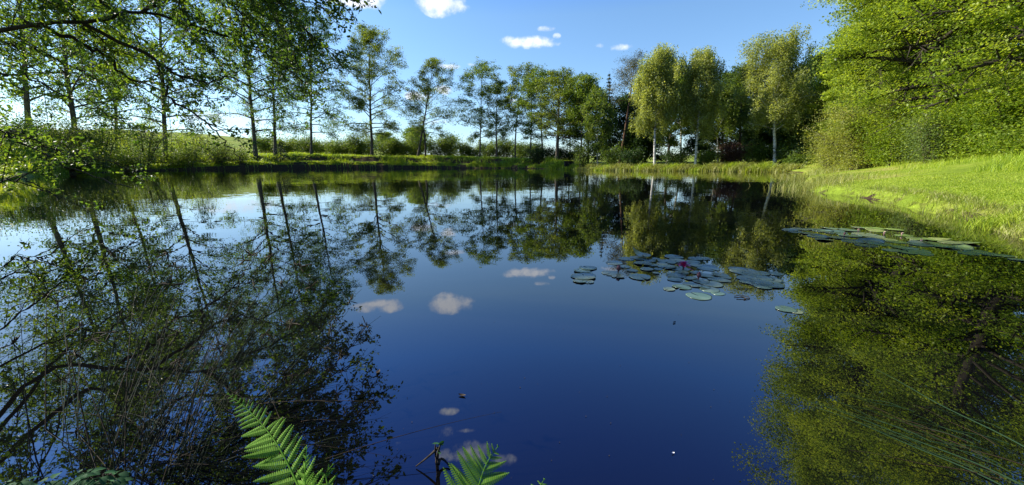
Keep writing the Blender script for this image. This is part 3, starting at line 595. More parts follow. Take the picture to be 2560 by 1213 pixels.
for i, (x, y, t, h, lb) in enumerate([(2330, 29, -60, 120, 'deep shaded tree far inside the right wood, left one'), (2440, 31, -60, 150, 'deep shaded tree far inside the right wood, middle one'), (2250, 34, 30, 110, 'deep shaded tree at the upper left of the right wood')]):
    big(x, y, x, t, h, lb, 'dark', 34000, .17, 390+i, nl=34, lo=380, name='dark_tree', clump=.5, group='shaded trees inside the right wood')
rs = [('willow_bush',2150,19.5,125,258,'willow','pale yellow green willow bush dipping to the water at the pond corner',52000,.06),
 ('willow_bush',2075,21.5,52,330,'willow','smaller pale willow bush in front at the tip of the bank',12000,.06),
 ('bush',2235,17.5,95,275,'lime','broad bright bush with arching pale twigs behind the willow',30000,.065),
 ('bush',2325,15.0,70,268,'sage','dull grey green bush between the willow and the bright shrubs',16000,.05),
 ('bush',2420,14.0,95,235,'bright','rich green bush behind the tall grass of the lawn',26000,.065),
 ('bush',2520,12.5,110,175,'lime','large lime green shrub at the right edge above the lawn',34000,.065),
 ('bush',2500,14.5,60,330,'bright','low dark gapped bush at the top of the tall grass',9000,.06),
 ('bush',2590,11.5,70,305,'bright','low bright shrub cut by the right edge of the picture',12000,.06),
 ('bush',2370,16.5,80,215,'bright','tall green bush under the bare dark trunk',20000,.07)]
for i, (nm_, x, y, h, t, lf, lb, n, s) in enumerate(rs):
    shrub(nm_, x, y, h, t, lb, leaf=lf, n=n, size=s, seed=330+i, stems=14, clump=.34, flat=.6, group='shrubs along the right lawn' if nm_ == 'bush' else 'willow bushes at the pond corner', up=.7, ns=3.5)

# ---------------------------------------------------------------- the near tree leaning over the left of the pond
def spline(pts, n):
    pts = np.asarray(pts, float); m = len(pts)
    if m == 2: t = np.linspace(0, 1, n)[:, None]; return pts[0]*(1-t)+pts[1]*t
    e = np.vstack([2*pts[0]-pts[1], pts, 2*pts[-1]-pts[-2]]); o = []
    for u in np.linspace(0, m-1-1e-6, n):
        i = int(u); t = u-i; a, b, c, d = e[i:i+4]
        o.append(.5*((2*b)+(-a+c)*t+(2*a-5*b+4*c-d)*t*t+(-a+3*b-3*c+d)*t**3))
    return np.array(o)
rng = np.random.default_rng(77)
tb = np.array([-7.4, 3.4, hz(-7.4, 3.4)-.1]); root = empty('overhanging_tree', tuple(tb), 'near tree just off the left edge with dark leafy boughs hanging over the pond', 'tree')
T = Tubes(); tk = spline([tb, [-7.2, 3.5, 1.6], [-6.9, 3.6, 3.4], [-6.5, 3.7, 5.2], [-6.3, 3.8, 7.0]], 16); T.add(tk, np.linspace(.2, .07, 16), 10)
A1, A2, A3, A4 = tk[5], tk[8], tk[11], tk[14]
NL = [
 ([A2, Q(-120,55,5.6), Q(150,55,6.0), Q(355,32,6.4), Q(470,60,6.8), Q(620,115,7.3), Q(740,190,7.8), Q(800,270,8.0)], .033, 1.0),
 ([Q(355,32,6.4), Q(400,-10,6.5), Q(450,-90,6.6), Q(600,-60,6.8), Q(760,0,7.2), Q(838,40,7.4)], .03, 1.0),
 ([Q(60,55,5.9), Q(190,100,6.2), Q(260,140,6.4), Q(335,200,6.6), Q(410,212,6.9), Q(470,260,7.1)], .032, 1.0),
 ([Q(210,60,6.0), Q(390,150,6.4), Q(440,185,6.5), Q(510,205,6.7), Q(580,195,6.9), Q(690,250,7.2)], .03, 1.0),
 ([Q(390,150,6.4), Q(425,240,6.3), Q(490,290,6.2), Q(560,350,6.1), Q(600,400,6.0)], .02, .55),
 ([A1, Q(-60,170,5.4), Q(90,200,5.7), Q(200,260,5.9), Q(330,300,6.1)], .018, .5),
 ([A1, Q(-60,300,5.0), Q(60,360,5.2), Q(180,420,5.3), Q(330,470,5.4)], .014, .32),
 ([A1, Q(-80,420,4.8), Q(60,450,5.0), Q(150,500,5.1)], .010, .3),
 ([A1, Q(-80,360,5.8), Q(40,330,6.2), Q(150,380,6.6), Q(300,410,7.0)], .014, .35),
 ([A2, Q(-60,-40,6.0), Q(120,-60,6.4), Q(260,10,6.8), Q(330,90,7.2), Q(380,130,7.5)], .035, 1.0),
 ([A2, Q(-40,80,6.8), Q(100,130,7.3), Q(210,180,7.7), Q(280,230,8.0)], .03, 1.0),
 ([A3, Q(200,-120,7.0), Q(480,-110,7.6), Q(640,-30,8.0), Q(700,80,8.4), Q(720,150,8.6)], .035, 1.0)]
for (x, y, d) in [(880,860,6.4),(905,1000,5.3),(885,1075,4.9),(850,1150,4.3),(930,1205,4.0),(740,900,6.0),(600,1000,5.4),(420,850,6.5),(300,980,5.6),(140,830,6.8),(90,1090,5.0),(500,1150,4.4),(690,1120,4.4),(250,1200,4.2),(640,790,7.4),(780,1000,5.0),(30,950,6.0),(380,1080,4.8),(820,780,7.2)]:
    e = MQ(x, y, d); a = [A3, A4, tk[15]][rng.integers(3)]; m = a*.5+e*.5+[rng.normal()*.3, rng.normal()*.3, .35+.2*rng.random()]; m2 = a*.2+e*.8+[rng.normal()*.15, rng.normal()*.15, .2]
    NL.append(([a, m, m2, e], .017, 1.25))
C, S, twv = [], [], []
for pts, r0, dn in NL:
    c = spline(pts, 26); Ltot = np.linalg.norm(np.diff(c, axis=0), axis=1).sum(); c[2:-1] += rng.normal(size=(23, 3))*.02; T.add(c, np.linspace(r0, .006, 26), 6)
    for _ in range(int(Ltot*8.5*dn)):
        s = rng.uniform(.18, 1); q = np.array([np.interp(s, np.linspace(0, 1, 26), c[:, k]) for k in range(3)]); i = min(24, int(s*25)); d = unit(c[i+1]-c[i])
        dd = unit(d*.8+perp(d, rng)*rng.uniform(.4, 1.1)+[0, 0, -.12]); l = rng.uniform(.3, .95)*(1.2-.5*s); e = q+dd*l+[0, 0, -.1*l]; tw = bez(q, q+dd*l*.5+[0, 0, .05*l], e, 6); T.add(tw, np.linspace(.007, .002, 6), 4)
        for _2 in range(4):
            u = rng.uniform(.2, 1); q2 = np.array([np.interp(u, np.linspace(0, 1, 6), tw[:, k]) for k in range(3)]); d2 = unit(dd*.7+perp(dd, rng)); l2 = rng.uniform(.1, .32); e2 = q2+d2*l2-[0, 0, .04*l2]
            T.add(np.array([q2, (q2+e2)/2+[0, 0, .01], e2]), [.0028, .002, .001], 3); k = int(6+l2*34)
            f = rng.random(k)[:, None]**.8; C.append(q2*(1-f)+e2*f+rng.normal(size=(k, 3))*.028)
C = np.concatenate(C); print('near leaves', len(C))
finish(root, T, M['bark_dark'], leaves(C, rng, .052, .5, .5, hang=.35, sharp=True), M['oak_near'])

# ---------------------------------------------------------------- water lilies
def padmat(name, cols, under):
    m, nt, out = newmat(name); L = nt.links.new
    tc = N(nt, 'TexCoord'); no = N(nt, 'TexNoise', Scale=7, Detail=5); L(tc.outputs['Object'], no.inputs['Vector'])
    at = N(nt, 'Attribute', attribute_name='lv')
    ad = N(nt, 'Math', operation='MULTIPLY_ADD'); L(at.outputs['Fac'], ad.inputs[0]); ad.inputs[1].default_value = .5; ad.inputs[2].default_value = -.25
    a2 = N(nt, 'Math', operation='ADD'); L(ad.outputs[0], a2.inputs[0]); L(no.outputs['Fac'], a2.inputs[1])
    rp = N(nt, 'ValToRGB'); setramp(rp, [(.25+.25*i, c) for i, c in enumerate(cols)]); L(a2.outputs[0], rp.inputs[0])
    ge = N(nt, 'NewGeometry'); mx = N(nt, 'Mix', data_type='RGBA'); L(ge.outputs['Backfacing'], mx.inputs[0]); L(rp.outputs[0], mx.inputs[6]); mx.inputs[7].default_value = (*under, 1)
    pb = N(nt, 'BsdfPrincipled', Roughness=.27, IOR=1.6); pb.inputs['Specular IOR Level'].default_value = .55; L(mx.outputs[2], pb.inputs['Base Color']); L(pb.outputs[0], out.inputs[0]); return m
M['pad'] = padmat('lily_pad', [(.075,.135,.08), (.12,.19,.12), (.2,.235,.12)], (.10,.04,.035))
M['pad_painted_sun'] = padmat('lily_pad_painted_sun', [(.16,.25,.06), (.24,.34,.08), (.34,.38,.13)], (.16,.07,.04))  # lit copy of the pad material: sunshine put into a brighter, yellower colour
M['petal_dark'] = simple('petal_magenta', (.55,.03,.15), .45); M['petal_pale'] = simple('petal_pale_pink', (.75,.52,.45), .5)
M['bud'] = simple('bud_sepal', (.10,.035,.04), .5); M['stamen'] = simple('stamen_yellow', (.7,.4,.05), .6)
def pad(px, py, wpx, mat, root, rng, z=None, tilt=0.0, curl=0.0):
    c = P(px, py); dist = math.hypot(c[1]*cT, c[0]*0)+.0; d3 = c[1]*cT+CH*sT
    r = wpx*.5*d3/FPX; n = 34; notch = rng.random()*2*np.pi; ga = .10
    a = notch+ga+np.linspace(0, 2*np.pi-2*ga, n); wob = 1+.035*np.sin(a*3+rng.random()*6)+.02*np.sin(a*7+rng.random()*6)
    az = rng.random()*2*np.pi; vs = [np.array([c[0], c[1], 0])]; fr = [.33, .66, .9, 1.0]
    for f in fr:
        for k in range(n): vs.append(np.array([c[0]+r*f*wob[k]*math.cos(a[k]), c[1]+r*f*wob[k]*math.sin(a[k]), .0]))
    vs = np.array(vs); rel = (vs[:, :2]-c[:2])/r; s = rel @ np.array([math.cos(az), math.sin(az)]); rd = np.hypot(rel[:, 0], rel[:, 1])
    z0 = rng.uniform(.0015, .0055) if z is None else z
    vs[:, 2] = z0+tilt*r*np.maximum(s, 0)**2*.9+.006*r*np.sin(4*np.arctan2(rel[:, 1], rel[:, 0])+az)*rd**2+curl*r*np.maximum(rd-.82, 0)*(1+s)
    tr, qd = [], []
    for k in range(n-1): tr.append((0, 1+k, 2+k))
    for j in range(len(fr)-1):
        for k in range(n-1): qd.append((1+j*n+k, 1+(j+1)*n+k, 2+(j+1)*n+k, 2+j*n+k))
    # a thin pad has thickness: a lower rim
    b = len(vs); rim = vs[1+(len(fr)-1)*n:1+len(fr)*n].copy(); rim[:, 2] = np.maximum(rim[:, 2]-.0015, -.004); vs = np.vstack([vs, rim])
    o_ = 1+(len(fr)-1)*n
    for k in range(n-1): qd.append((o_+k, b+k, b+k+1, o_+k+1))
    return mesh('lily_pad', vs, np.array(qd), np.array(tr), mat, root, lv=np.full(len(qd)+len(tr), rng.random()), smooth=True)
def petalmesh(c, az, el, L_, W, cup=.35, n=6):
    d = np.array([math.cos(az)*math.cos(el), math.sin(az)*math.cos(el), math.sin(el)]); s = np.array([-math.sin(az), math.cos(az), 0]); nn = np.cross(d, s)
    vs, q = [], []
    for i in range(n+1):
        t = i/n; w_ = W*math.sin(math.pi*(.08+.9*t))**.8*.5; p = c+d*L_*t-nn*(-cup)*L_*math.sin(math.pi*t)*.35
        for k in (-1, 0, 1): vs.append(p+s*w_*k-nn*(0 if k == 0 else -.25*w_))
    for i in range(n):
        for k in range(2): a = i*3+k; q.append((a, a+1, a+4, a+3))
    return np.array(vs), np.array(q)
def flower(px, py, Y_unused, size, root, mat, rng, openn=1.0, name='flower'):
    c = P(px, py); c = c+[0, 0, size*.25]; V_, Q_, o_ = [], [], 0
    for ring, (cnt, el) in enumerate([(7, .25), (7, .65), (6, 1.0), (5, 1.3)]):
        e = el+(1-openn)*(1.45-el)
        for k in range(cnt):
            v, q = petalmesh(c, 2*np.pi*k/cnt+ring*.4+rng.normal()*.06, e+rng.normal()*.05, size*(.62-.06*ring), size*.26, .35+.5*(1-openn)); V_.append(v); Q_.append(q+o_); o_ += len(v)
    f = mesh(name, np.concatenate(V_), np.concatenate(Q_), None, mat, root, smooth=True); f['label'] = 'open many petalled bloom' if openn > .5 else 'half open pale bud'
    T = Tubes(); T.add(np.array([c-[0, 0, size*.4], c-[0, 0, size*.1], c+[0, 0, size*.02]]), [.006, .006, size*.08], 7)
    T.build('flower_stalk', M['bud'], root)
    if openn > .5:
        T = Tubes()
        for k in range(16): a = k*.7; T.add(np.array([c, c+[.06*size*math.cos(a), .06*size*math.sin(a), size*.2]]), [.0016, .002], 4)
        T.build('stamens', M['stamen'], f)
    return f
def bud(px, py, h, root, mat, rng):
    c = P(px, py); n = 9; t = np.linspace(0, 1, n); ax = np.array([rng.normal()*.12, rng.normal()*.12, 1]); T = Tubes()
    T.add(np.array([c-[0, 0, .02]+ax*0, c+ax*h*.3]), [.005, .005], 7); V_ = T
    pts = c+ax*(h*(.25+.75*t))[:, None]; T.add(pts, h*.26*np.sin(np.pi*(t*.93+.05))**.8+.0008, 10)
    for k in range(4):
        a = k*1.57+.4; v, q = petalmesh(c+ax*h*.25, a, 1.15, h*.72, h*.34, .5); T.v.append(v); T.q.append(q+T.n); T.n += len(v)
    o = T.build('flower_bud', mat, root); return o
rng = np.random.default_rng(31)
r1 = empty('water_lily', tuple(P(1640,680)), 'large patch of grey green lily pads around an open magenta bloom in mid pond', 'water lily')
PA = [(1536,658,56),(1566,648,52),(1597,645,58),(1608,659,64),(1560,667,44),(1625,652,40),(1684,643,62),(1668,655,60),(1692,652,56),(1700,672,64),(1668,668,62),(1738,648,50),(1757,647,48),(1730,655,54),(1771,672,70),(1528,684,66),(1545,692,44),(1600,694,72),(1580,677,40),(1640,684,24),(1617,674,44),(1690,690,64),(1688,700,50),(1705,682,46),(1740,683,40),(1765,690,52),(1800,689,56),(1795,700,64),(1812,703,40),(1725,697,44),(1745,702,36),(1780,711,72),(1752,704,54),(1705,718,62),(1722,710,38),(1738,715,40),(1673,724,38),(1775,725,62),(1795,734,44),(1748,741,82),(1655,661,36),(1646,673,30),(1742,664,46),(1816,695,34),(1760,719,38),(1632,663,34),(1716,662,42),(1640,648,30)]
for (x, y, w_) in PA: pad(x, y, w_*.73, M['pad'], r1, rng, tilt=(.0 if rng.random() < .75 else rng.uniform(.04, .16)), curl=rng.uniform(0, .16))
pad(1605, 643, 44, M['pad'], r1, rng, z=.02, tilt=.75)
flower(1708, 675, 0, .085, r1, M['petal_dark'], rng)
v, q = petalmesh(P(1716, 678)+[0, 0, .015], -.5, -.25, .05, .018); o = mesh('fallen_petal', v, q, None, M['petal_dark'], r1)
bud(1545, 682, .055, r1, M['bud'], rng); bud(1745, 700, .050, r1, M['bud'], rng)
r2 = empty('water_lily', tuple(P(1462,688)), 'small group of overlapping lily pads left of the large patch', 'water lily')
for (x, y, w_) in [(1470,671,44),(1456,678,42),(1466,684,30),(1459,693,62),(1450,704,34),(1472,706,26)]: pad(x, y, w_, M['pad'], r2, rng, curl=rng.uniform(0, .3))
r3 = empty('water_lily', tuple(P(1890,695)), 'patch of flat pale pads just right of the large patch', 'water lily')
for (x, y, w_) in [(1860,679,68),(1845,674,44),(1880,688,50),(1900,684,44),(1895,696,66),(1920,700,60),(1925,712,64),(1905,708,50),(1870,697,54),(1940,686,34),(1908,718,40),(1888,710,40),(1945,704,26),(1868,706,36)]: pad(x, y, w_, M['pad'], r3, rng, z=rng.uniform(.003,.006), curl=rng.uniform(0, .1))
r4 = empty('water_lily', tuple(P(1978,776)), 'lone half sunken lily pad at the edge of the tree reflection', 'water lily')
pad(1965, 774, 46, M['pad'], r4, rng, z=.004); pad(1990, 780, 32, M['pad'], r4, rng, z=.003)
r5 = empty('water_lily', tuple(P(2240,605)), 'long band of sunlit lily pads with pale pink buds near the right bank', 'water lily')
PB = [(1975,576,46),(2000,573,52),(2030,574,48),(1990,580,44),(2055,578,56),(2025,585,52),(2045,592,60),(2075,572,52),(2090,583,60),(2120,576,64),(2150,570,44),(2125,590,60),(2160,586,66),(2095,595,60),(2135,604,64),(2185,572,56),(2190,578,54),(2235,575,50),(2180,592,70),(2175,605,72),(2215,600,60),(2200,610,62),(2240,605,56),(2060,600,50),(2260,590,46),(2165,614,58),(2290,598,50),(2330,600,56),(2350,598,54),(2300,612,62),(2260,620,66),(2290,627,70),(2340,612,62),(2375,607,60),(2420,608,56),(2270,632,50),(2310,635,50),(2360,618,56),(2400,622,62),(2445,630,62),(2480,636,66),(2510,640,44),(2420,634,50),(2230,626,50),(2545,650,44)]
for (x, y, w_) in PB: pad(x, y, w_*.76, M['pad_painted_sun'] if x > 2180 else M['pad'], r5, rng, z=rng.uniform(.0015, .005), tilt=0 if rng.random() < .8 else .2, curl=rng.uniform(0, .3))
for (x, y) in [(2145,580),(2210,587),(2254,590),(2302,607)]: flower(x, y, 0, .042, r5, M['petal_pale'], rng, .3, 'flower')
bud(2110, 589, .035, r5, M['bud'], rng)

# ---------------------------------------------------------------- ferns
def frond_arrays(rng, pts, nrm, wid, npin, left=1.0, right=1.0, thick=.0016):
    """rachis points (world), plane normal, half width; returns leaf arrays and rachis tube"""
    c = spline(pts, 60); Tn = unit(np.gradient(c, axis=0)); V_, Q_, Lv, off = [], [], [], 0; T = Tubes()
    T.add(c, np.linspace(thick*1.5, thick*.3, 60), 5)
    ss = np.linspace(.06, .985, npin)
    for i, s in enumerate(ss):
        p = np.array([np.interp(s, np.linspace(0, 1, 60), c[:, k]) for k in range(3)]); t = Tn[min(59, int(s*59))]; sd_ = unit(np.cross(nrm, t)); nn = np.cross(t, sd_)
        for side, sc_ in ((1, left), (-1, right)):
            L_ = wid*sc_*min(1, (1-s)*1.9+.02)*(.75+.25*min(1, s*5))*rng.uniform(.92, 1.05)
            d = unit(sd_*side*1.0+t*(.42+.3*s+rng.normal()*.05)+nn*(rng.normal()*.12+.1)); npn = max(4, int(5+L_/.0048))
            u = np.linspace(.03, 1, npn); cur = p+d*(L_*u)[:, None]+t*((.16+rng.normal()*.07)*L_*u**2)[:, None]-nn*((.24+rng.normal()*.08)*L_*u**2)[:, None]
            T.add(cur[::max(1, npn//4)], thick*.35, 3)
            pl = .19*L_*(1-u)**.7*(.55+.45*np.minimum(1, u*6))+.0012
            for sg in (1, -1):
                b = unit(np.cross(nn, d))*sg; dirp = unit(b*1.0+d*.38); w_ = L_/npn*.52*np.ones(npn)
                a0 = cur-d*w_[:, None]*.9; a1 = cur+d*w_[:, None]*.9; e0 = cur+dirp*pl[:, None]*.7-d*w_[:, None]*.75-nn*pl[:, None]*.12; e1 = cur+dirp*pl[:, None]*.7+d*w_[:, None]*.7-nn*pl[:, None]*.12; tp = cur+dirp*pl[:, None]-nn*pl[:, None]*.3
                k = len(cur); vs = np.stack([a0, a1, e1, tp, e0], 1).reshape(-1, 3); bb = np.arange(k)[:, None]*5+off
                Q_.append(np.concatenate([bb, bb+1, bb+2, bb+4], 1)); Lv.append(np.concatenate([bb+4, bb+2, bb+3], 1)); V_.append(vs); off += len(vs)
    return np.concatenate(V_), np.concatenate(Q_), np.concatenate(Lv), T
def frond(root, rng, pts, nrm, wid, npin, left=1., right=1., name='frond', mat=None):
    v, q, t, T = frond_arrays(rng, pts, unit(np.array(nrm, float)), wid, npin, left, right)
    f = mesh(name, v, q, t, mat or M['fern'], root, lv=np.concatenate([rng.random(len(q))*.5+.25, rng.random(len(t))*.5+.25]))
    T.build('midrib', M['fern'] if mat is None else mat, f); return f
rng = np.random.default_rng(12)
fb = np.array([-.36, .47, hz(-.36, .47)]); fe = empty('fern', tuple(fb), 'bright green fern with a long arching frond left of the centre foreground', 'fern')
frond(fe, rng, [fb, Q(790,1330,.55), Q(745,1215,.62), Q(698,1120,.68), Q(655,1062,.73), Q(612,1018,.77), Q(567,982,.80)], (.25,-.75,.75), .064, 29, 1.0, .75)
frond(fe, rng, [fb, Q(795,1330,.52), Q(772,1260,.56), Q(762,1200,.59), Q(767,1117,.62)], (-.5,-.75,.5), .050, 14, 1.0, .7)
frond(fe, rng, [fb, Q(840,1330,.55), Q(830,1250,.62), Q(815,1190,.66), Q(833,1160,.68)], (.2,-.3,.9), .035, 9)
fb2 = np.array([-.10, .46, hz(-.1, .46)]); fe2 = empty('fern', tuple(fb2), 'fern frond tip rising from the bottom edge before the cloud reflection', 'fern')
frond(fe2, rng, [fb2, Q(1170,1300,.55), Q(1195,1220,.60), Q(1216,1160,.64), Q(1246,1114,.68)], (.1,-.8,.6), .075, 13, 1.0, .85)
fb3 = np.array([.04, .46, hz(.04, .46)]); fe3 = empty('fern', tuple(fb3), 'just the top of a fern frond peeping over the bottom edge right of centre', 'fern')
frond(fe3, rng, [fb3, Q(1330,1300,.55), Q(1335,1245,.60), Q(1362,1196,.66)], (.1,-.2,.95), .05, 11)

# ---------------------------------------------------------------- rushes
def stalk(T, a, b, sag, r, rng, n=9):
    m = (a+b)/2+np.array([0, 0, sag]); c = bez(np.array(a), m, np.array(b), n); T.add(c, np.linspace(r, r*.25, n), 4); return c
rng = np.random.default_rng(14)
rb_ = P(330, 1180, .05); rc = empty('rush_clump', tuple(rb_), 'clump of thin dark rushes fanning out over the water in the lower left', 'rushes')
T = Tubes(); TS = Tubes()
def seedhead(c, rng, f=.8):
    i = int(len(c)*f); p = c[min(i, len(c)-1)]
    H_ = Tubes()
    for _ in range(9):
        d = rng.normal(size=3)*.013; H_.add(np.array([p, p+d*.6, p+d]), [.0008, .0018, .001], 4)
    H_.build('seed_head', M['straw'], rc)
for i in range(105):
    tx = rng.uniform(400, 820) if i < 85 else rng.uniform(20, 600); ty = rng.uniform(570, 950) if i < 85 else rng.uniform(620, 960)
    bx = 270+.42*(tx-430)+rng.normal()*50 if i < 85 else 60+tx*.75+rng.normal()*50; by = rng.uniform(1080, 1300)
    a = P(bx, by, -.03); Yb = a[1]; b = Q(tx, ty, Yb+rng.uniform(.15, .55)); b[2] = max(b[2], .05)
    c = stalk(T if rng.random() < .75 else TS, a, b, rng.uniform(.05, .16), rng.uniform(.0008, .0014), rng)
    if rng.random() < .25: seedhead(c, rng, .85)
for (b0, t0) in [((655,985),(905,722)),((660,992),(852,792)),((650,1010),(952,790)),((600,1020),(870,760)),((690,985),(840,850)),((640,1000),(880,870)),((560,1100),(800,905)),((520,1080),(760,930))]:
    a = P(b0[0]-80, b0[1]+110, -.02); b = Q(t0[0], t0[1], a[1]+.45); c = stalk(T, a, b, .03, .0023, rng); seedhead(c, rng, .82)
for (b0, t0, y) in [((75,1080),(34,860),.9),((215,1070),(145,755),1.1),((95,1010),(118,740),1.2),((290,1110),(185,880),1.0),((350,1213),(190,1080),.85)]:
    a = P(b0[0]+20, b0[1]+90, -.02); c = stalk(TS, a, Q(t0[0], t0[1], y), .02, .0019, rng); seedhead(c, rng, .95)
for i in range(38):   # bent dry stems lying low
    x = rng.uniform(300, 820); y = rng.uniform(985, 1190); a = P(x, y, rng.uniform(.0, .05)); an = rng.uniform(-.3, .75)+(.0 if rng.random() < .7 else 2.4); l = rng.uniform(.12, .42)
    b = a+[l*math.cos(an), l*math.sin(an), rng.uniform(-.03, .08)]; b[2] = max(b[2], .004); stalk(TS if rng.random() < .6 else T, a, b, rng.uniform(0, .05), rng.uniform(.0009, .0016), rng)
T.build('green_stems', M['rush'], rc); o = TS.build('dry_stems', M['straw'], rc)
rng = np.random.default_rng(15)
tr_ = empty('trailing_grass', tuple(P(2500, 1180, 0)), 'long grass blades lying flat on the water in the lower right corner', 'grass blades')
T = Tubes(); TS = Tubes()
def trail(T, p0, p1, p2, r):
    a, m, b = P(*p0, .012), P(*p1, .010), P(*p2, .006); c = bez(a, m, b, 14); c[:, 2] += .003*np.sin(np.linspace(0, 9, 14)); T.add(c, np.linspace(r, r*.3, 14), 4)
trail(T, (2600,1235), (2300,1090), (2020,1005), .0022); trail(T, (2580,1255), (2290,1105), (2040,1020), .002); trail(T, (2620,1150), (2350,1010), (2190,925), .0022)
trail(TS, (2600,1180), (2400,1110), (2230,1068), .0015); trail(TS, (2500,1200), (2300,1150), (2125,1128), .0016)
for i in range(20):
    y = rng.uniform(-70, 60); x0 = rng.uniform(2000, 2350); t = (x0-1950)/650; yy = 960+t*210+y*(.3+t)
    x1 = x0+rng.uniform(120, 320); y1 = yy+(x1-x0)*rng.uniform(.22, .5)
    trail(T if rng.random() < .8 else TS, (x1, y1), ((x0+x1)/2, (yy+y1)/2-rng.uniform(0, 14)), (x0, yy), rng.uniform(.0006, .0013))
T.build('green_blades', M['trail'], tr_); TS.build('dry_blades', M['straw'], tr_)
def tuftgrass(px, py, n, h, lab, mat, seed, spread=.25, name='grass_tuft'):
    rng = np.random.default_rng(seed); p = P(px, py); z = hz(p[0], p[1]); z = max(z, 0); root = empty(name, (p[0], p[1], z), lab, 'grass tuft'); 
    g = rng.normal(size=(n, 3))*spread; pts = np.array([p[0], p[1], 0])+g; pts[:, 2] = np.maximum(height(pts[:, 0], pts[:, 1]), -.02)
    v, q, t, l = blades(rng, pts, h, h*.03, .8); mesh('blades', v, q, t, M[mat], root, lv=np.concatenate([l, l])); return root
tuftgrass(2495, 572, 500, .22, 'large overhanging grass tussock at the water edge far right', 'grass', 51, .13)
tuftgrass(2390, 545, 260, .13, 'small grass tussock on the eroded edge left of the large one', 'grass', 52, .10)
tuftgrass(2290, 520, 200, .13, 'low grass tussock where the lawn edge bends', 'grass', 53, .12)
tuftgrass(2035, 476, 700, .30, 'tall pale reeds standing at the tip of the right bank', 'grass_dry', 54, .45)
tuftgrass(2080, 470, 700, .26, 'tall grass between the bank tip and the lawn below the willow', 'grass_dry', 55, .6)
tuftgrass(2030, 447, 600, .42, 'reedy tuft in front of the smaller willow', 'grass_dry', 56, .6)
# sedge along the far right shore
sm_ = [(0, 'the dark box'), (1637, 'the white birch trunk'), (1738, 'the spire topped birch'), (1936, 'the silvery birch')]; sc_2 = {}
for i, (x, y, h) in enumerate([(1470,420,.5),(1500,423,.45),(1527,424,.4),(1560,423,.4),(1583,424,.6),(1612,425,.55),(1640,426,.6),(1662,426,.5),(1690,426,.5),(1712,427,.55),(1737,427,.6),(1760,427,.5),(1782,428,.45),(1806,428,.6),(1830,428,.6),(1858,429,.65),(1885,429,.7),(1910,430,.6),(1935,430,.7),(1962,431,.55),(1985,432,.5),(1420,420,.9)]):
    rng = np.random.default_rng(600+i); p = P(x, y-.8); a = polang(p[0], p[1]); r = shore(a)+rng.uniform(.1, .5); p = np.array([CX+r*math.sin(a), CY+r*math.cos(a), 0]); z = max(hz(p[0], p[1]), 0)
    root = empty('sedge_tussock', (p[0], p[1], z), 'pinkish flowering tussock beside the dark box at the waterline' if x == 1420 else marked(x, sm_, sc_2, 'pale sedge tussock on the far shore,', ''), 'sedge', 'sedge tussocks along the far right shore')
    n = 420; g = rng.normal(size=(n, 3))*[.55, .3, 0]; pts = p+g; pts[:, 2] = np.maximum(height(pts[:, 0], pts[:, 1])-.02, -.05)
    v, q, t, l = blades(rng, pts, h*1.1, .045, .7); mesh('blades', v, q, t, M['grass_dry' if i % 3 else 'grass'], root, lv=np.concatenate([l, l]))

# ---------------------------------------------------------------- small things
def box(verts_c, s):
    x, y, z = verts_c; a, b, c = s[0]/2, s[1]/2, s[2]/2
    v = np.array([[x+i*a, y+j*b, z+k*c] for i in (-1, 1) for j in (-1, 1) for k in (-1, 1)]); q = np.array([(0,1,3,2),(4,6,7,5),(0,4,5,1),(2,3,7,6),(0,2,6,4),(1,5,7,3)]); return v, q
M['oldwood'] = plainmat('old_wood', [(.012,.01,.008), (.04,.032,.024)], 5, .85, (1,1,6), .01)
b = Q(1423, 412, fitY(1423, 412, 46, .5)); z = hz(b[0], b[1]); root = empty('wooden_box', (b[0], b[1], z), 'low dark wooden box structure at the waterline below the forked oak', 'box')
v, q = box((b[0], b[1], z+.35), (1.25, .8, .7)); mesh('box_body', v, q, None, M['oldwood'], root)
v, q = box((b[0], b[1], z+.735), (1.45, 1.0, .07)); mesh('box_lid', v, q, None, M['oldwood'], root)
for i in (-1, 1): v, q = box((b[0]+.55*i, b[1]-.44, z+.3), (.09, .09, .8)); mesh('post', v, q, None, M['oldwood'], root)
# twig with green shoots poking out of the water
c = P(1095, 1150); tg = empty('twig', tuple(c), 'dark twig with small green shoots poking out of the near water', 'twig'); T = Tubes()
T.add(bez(P(1040,1166,.004), P(1075,1140,.03), P(1095,1120,.055), 8), np.linspace(.0016, .0035, 8), 6); T.add(bez(P(1095,1120,.055)-[0,.005,.04], P(1100,1130,.02), P(1125,1168,.003), 8), np.linspace(.004, .0018, 8), 6)
T.add(bez(P(1092,1160,-.01), P(1093,1130,.05), P(1102,1110,.10), 8), np.linspace(.005, .0012, 8), 6); T.add(bez(P(1092,1150,.02), P(1085,1120,.05), P(1090,1108,.085), 6), np.linspace(.003, .001, 6), 5)
T.build('stem', M['bark_dark'], tg); rng = np.random.default_rng(3)
lc = np.array([P(1098,1132,.06), P(1103,1108,.10), P(1106,1112,.095), P(1090,1110,.085), P(1097,1122,.07)]); lv_ = leaves(lc, rng, .013, .55, .3, sharp=True); mesh('leaf', lv_[0], lv_[1], None, M['nettle'], tg, lv=lv_[2])
M['drift'] = simple('wet_leaf', (.05,.038,.02), .6, .2); M['white'] = simple('white_petal', (.75,.75,.72), .6)
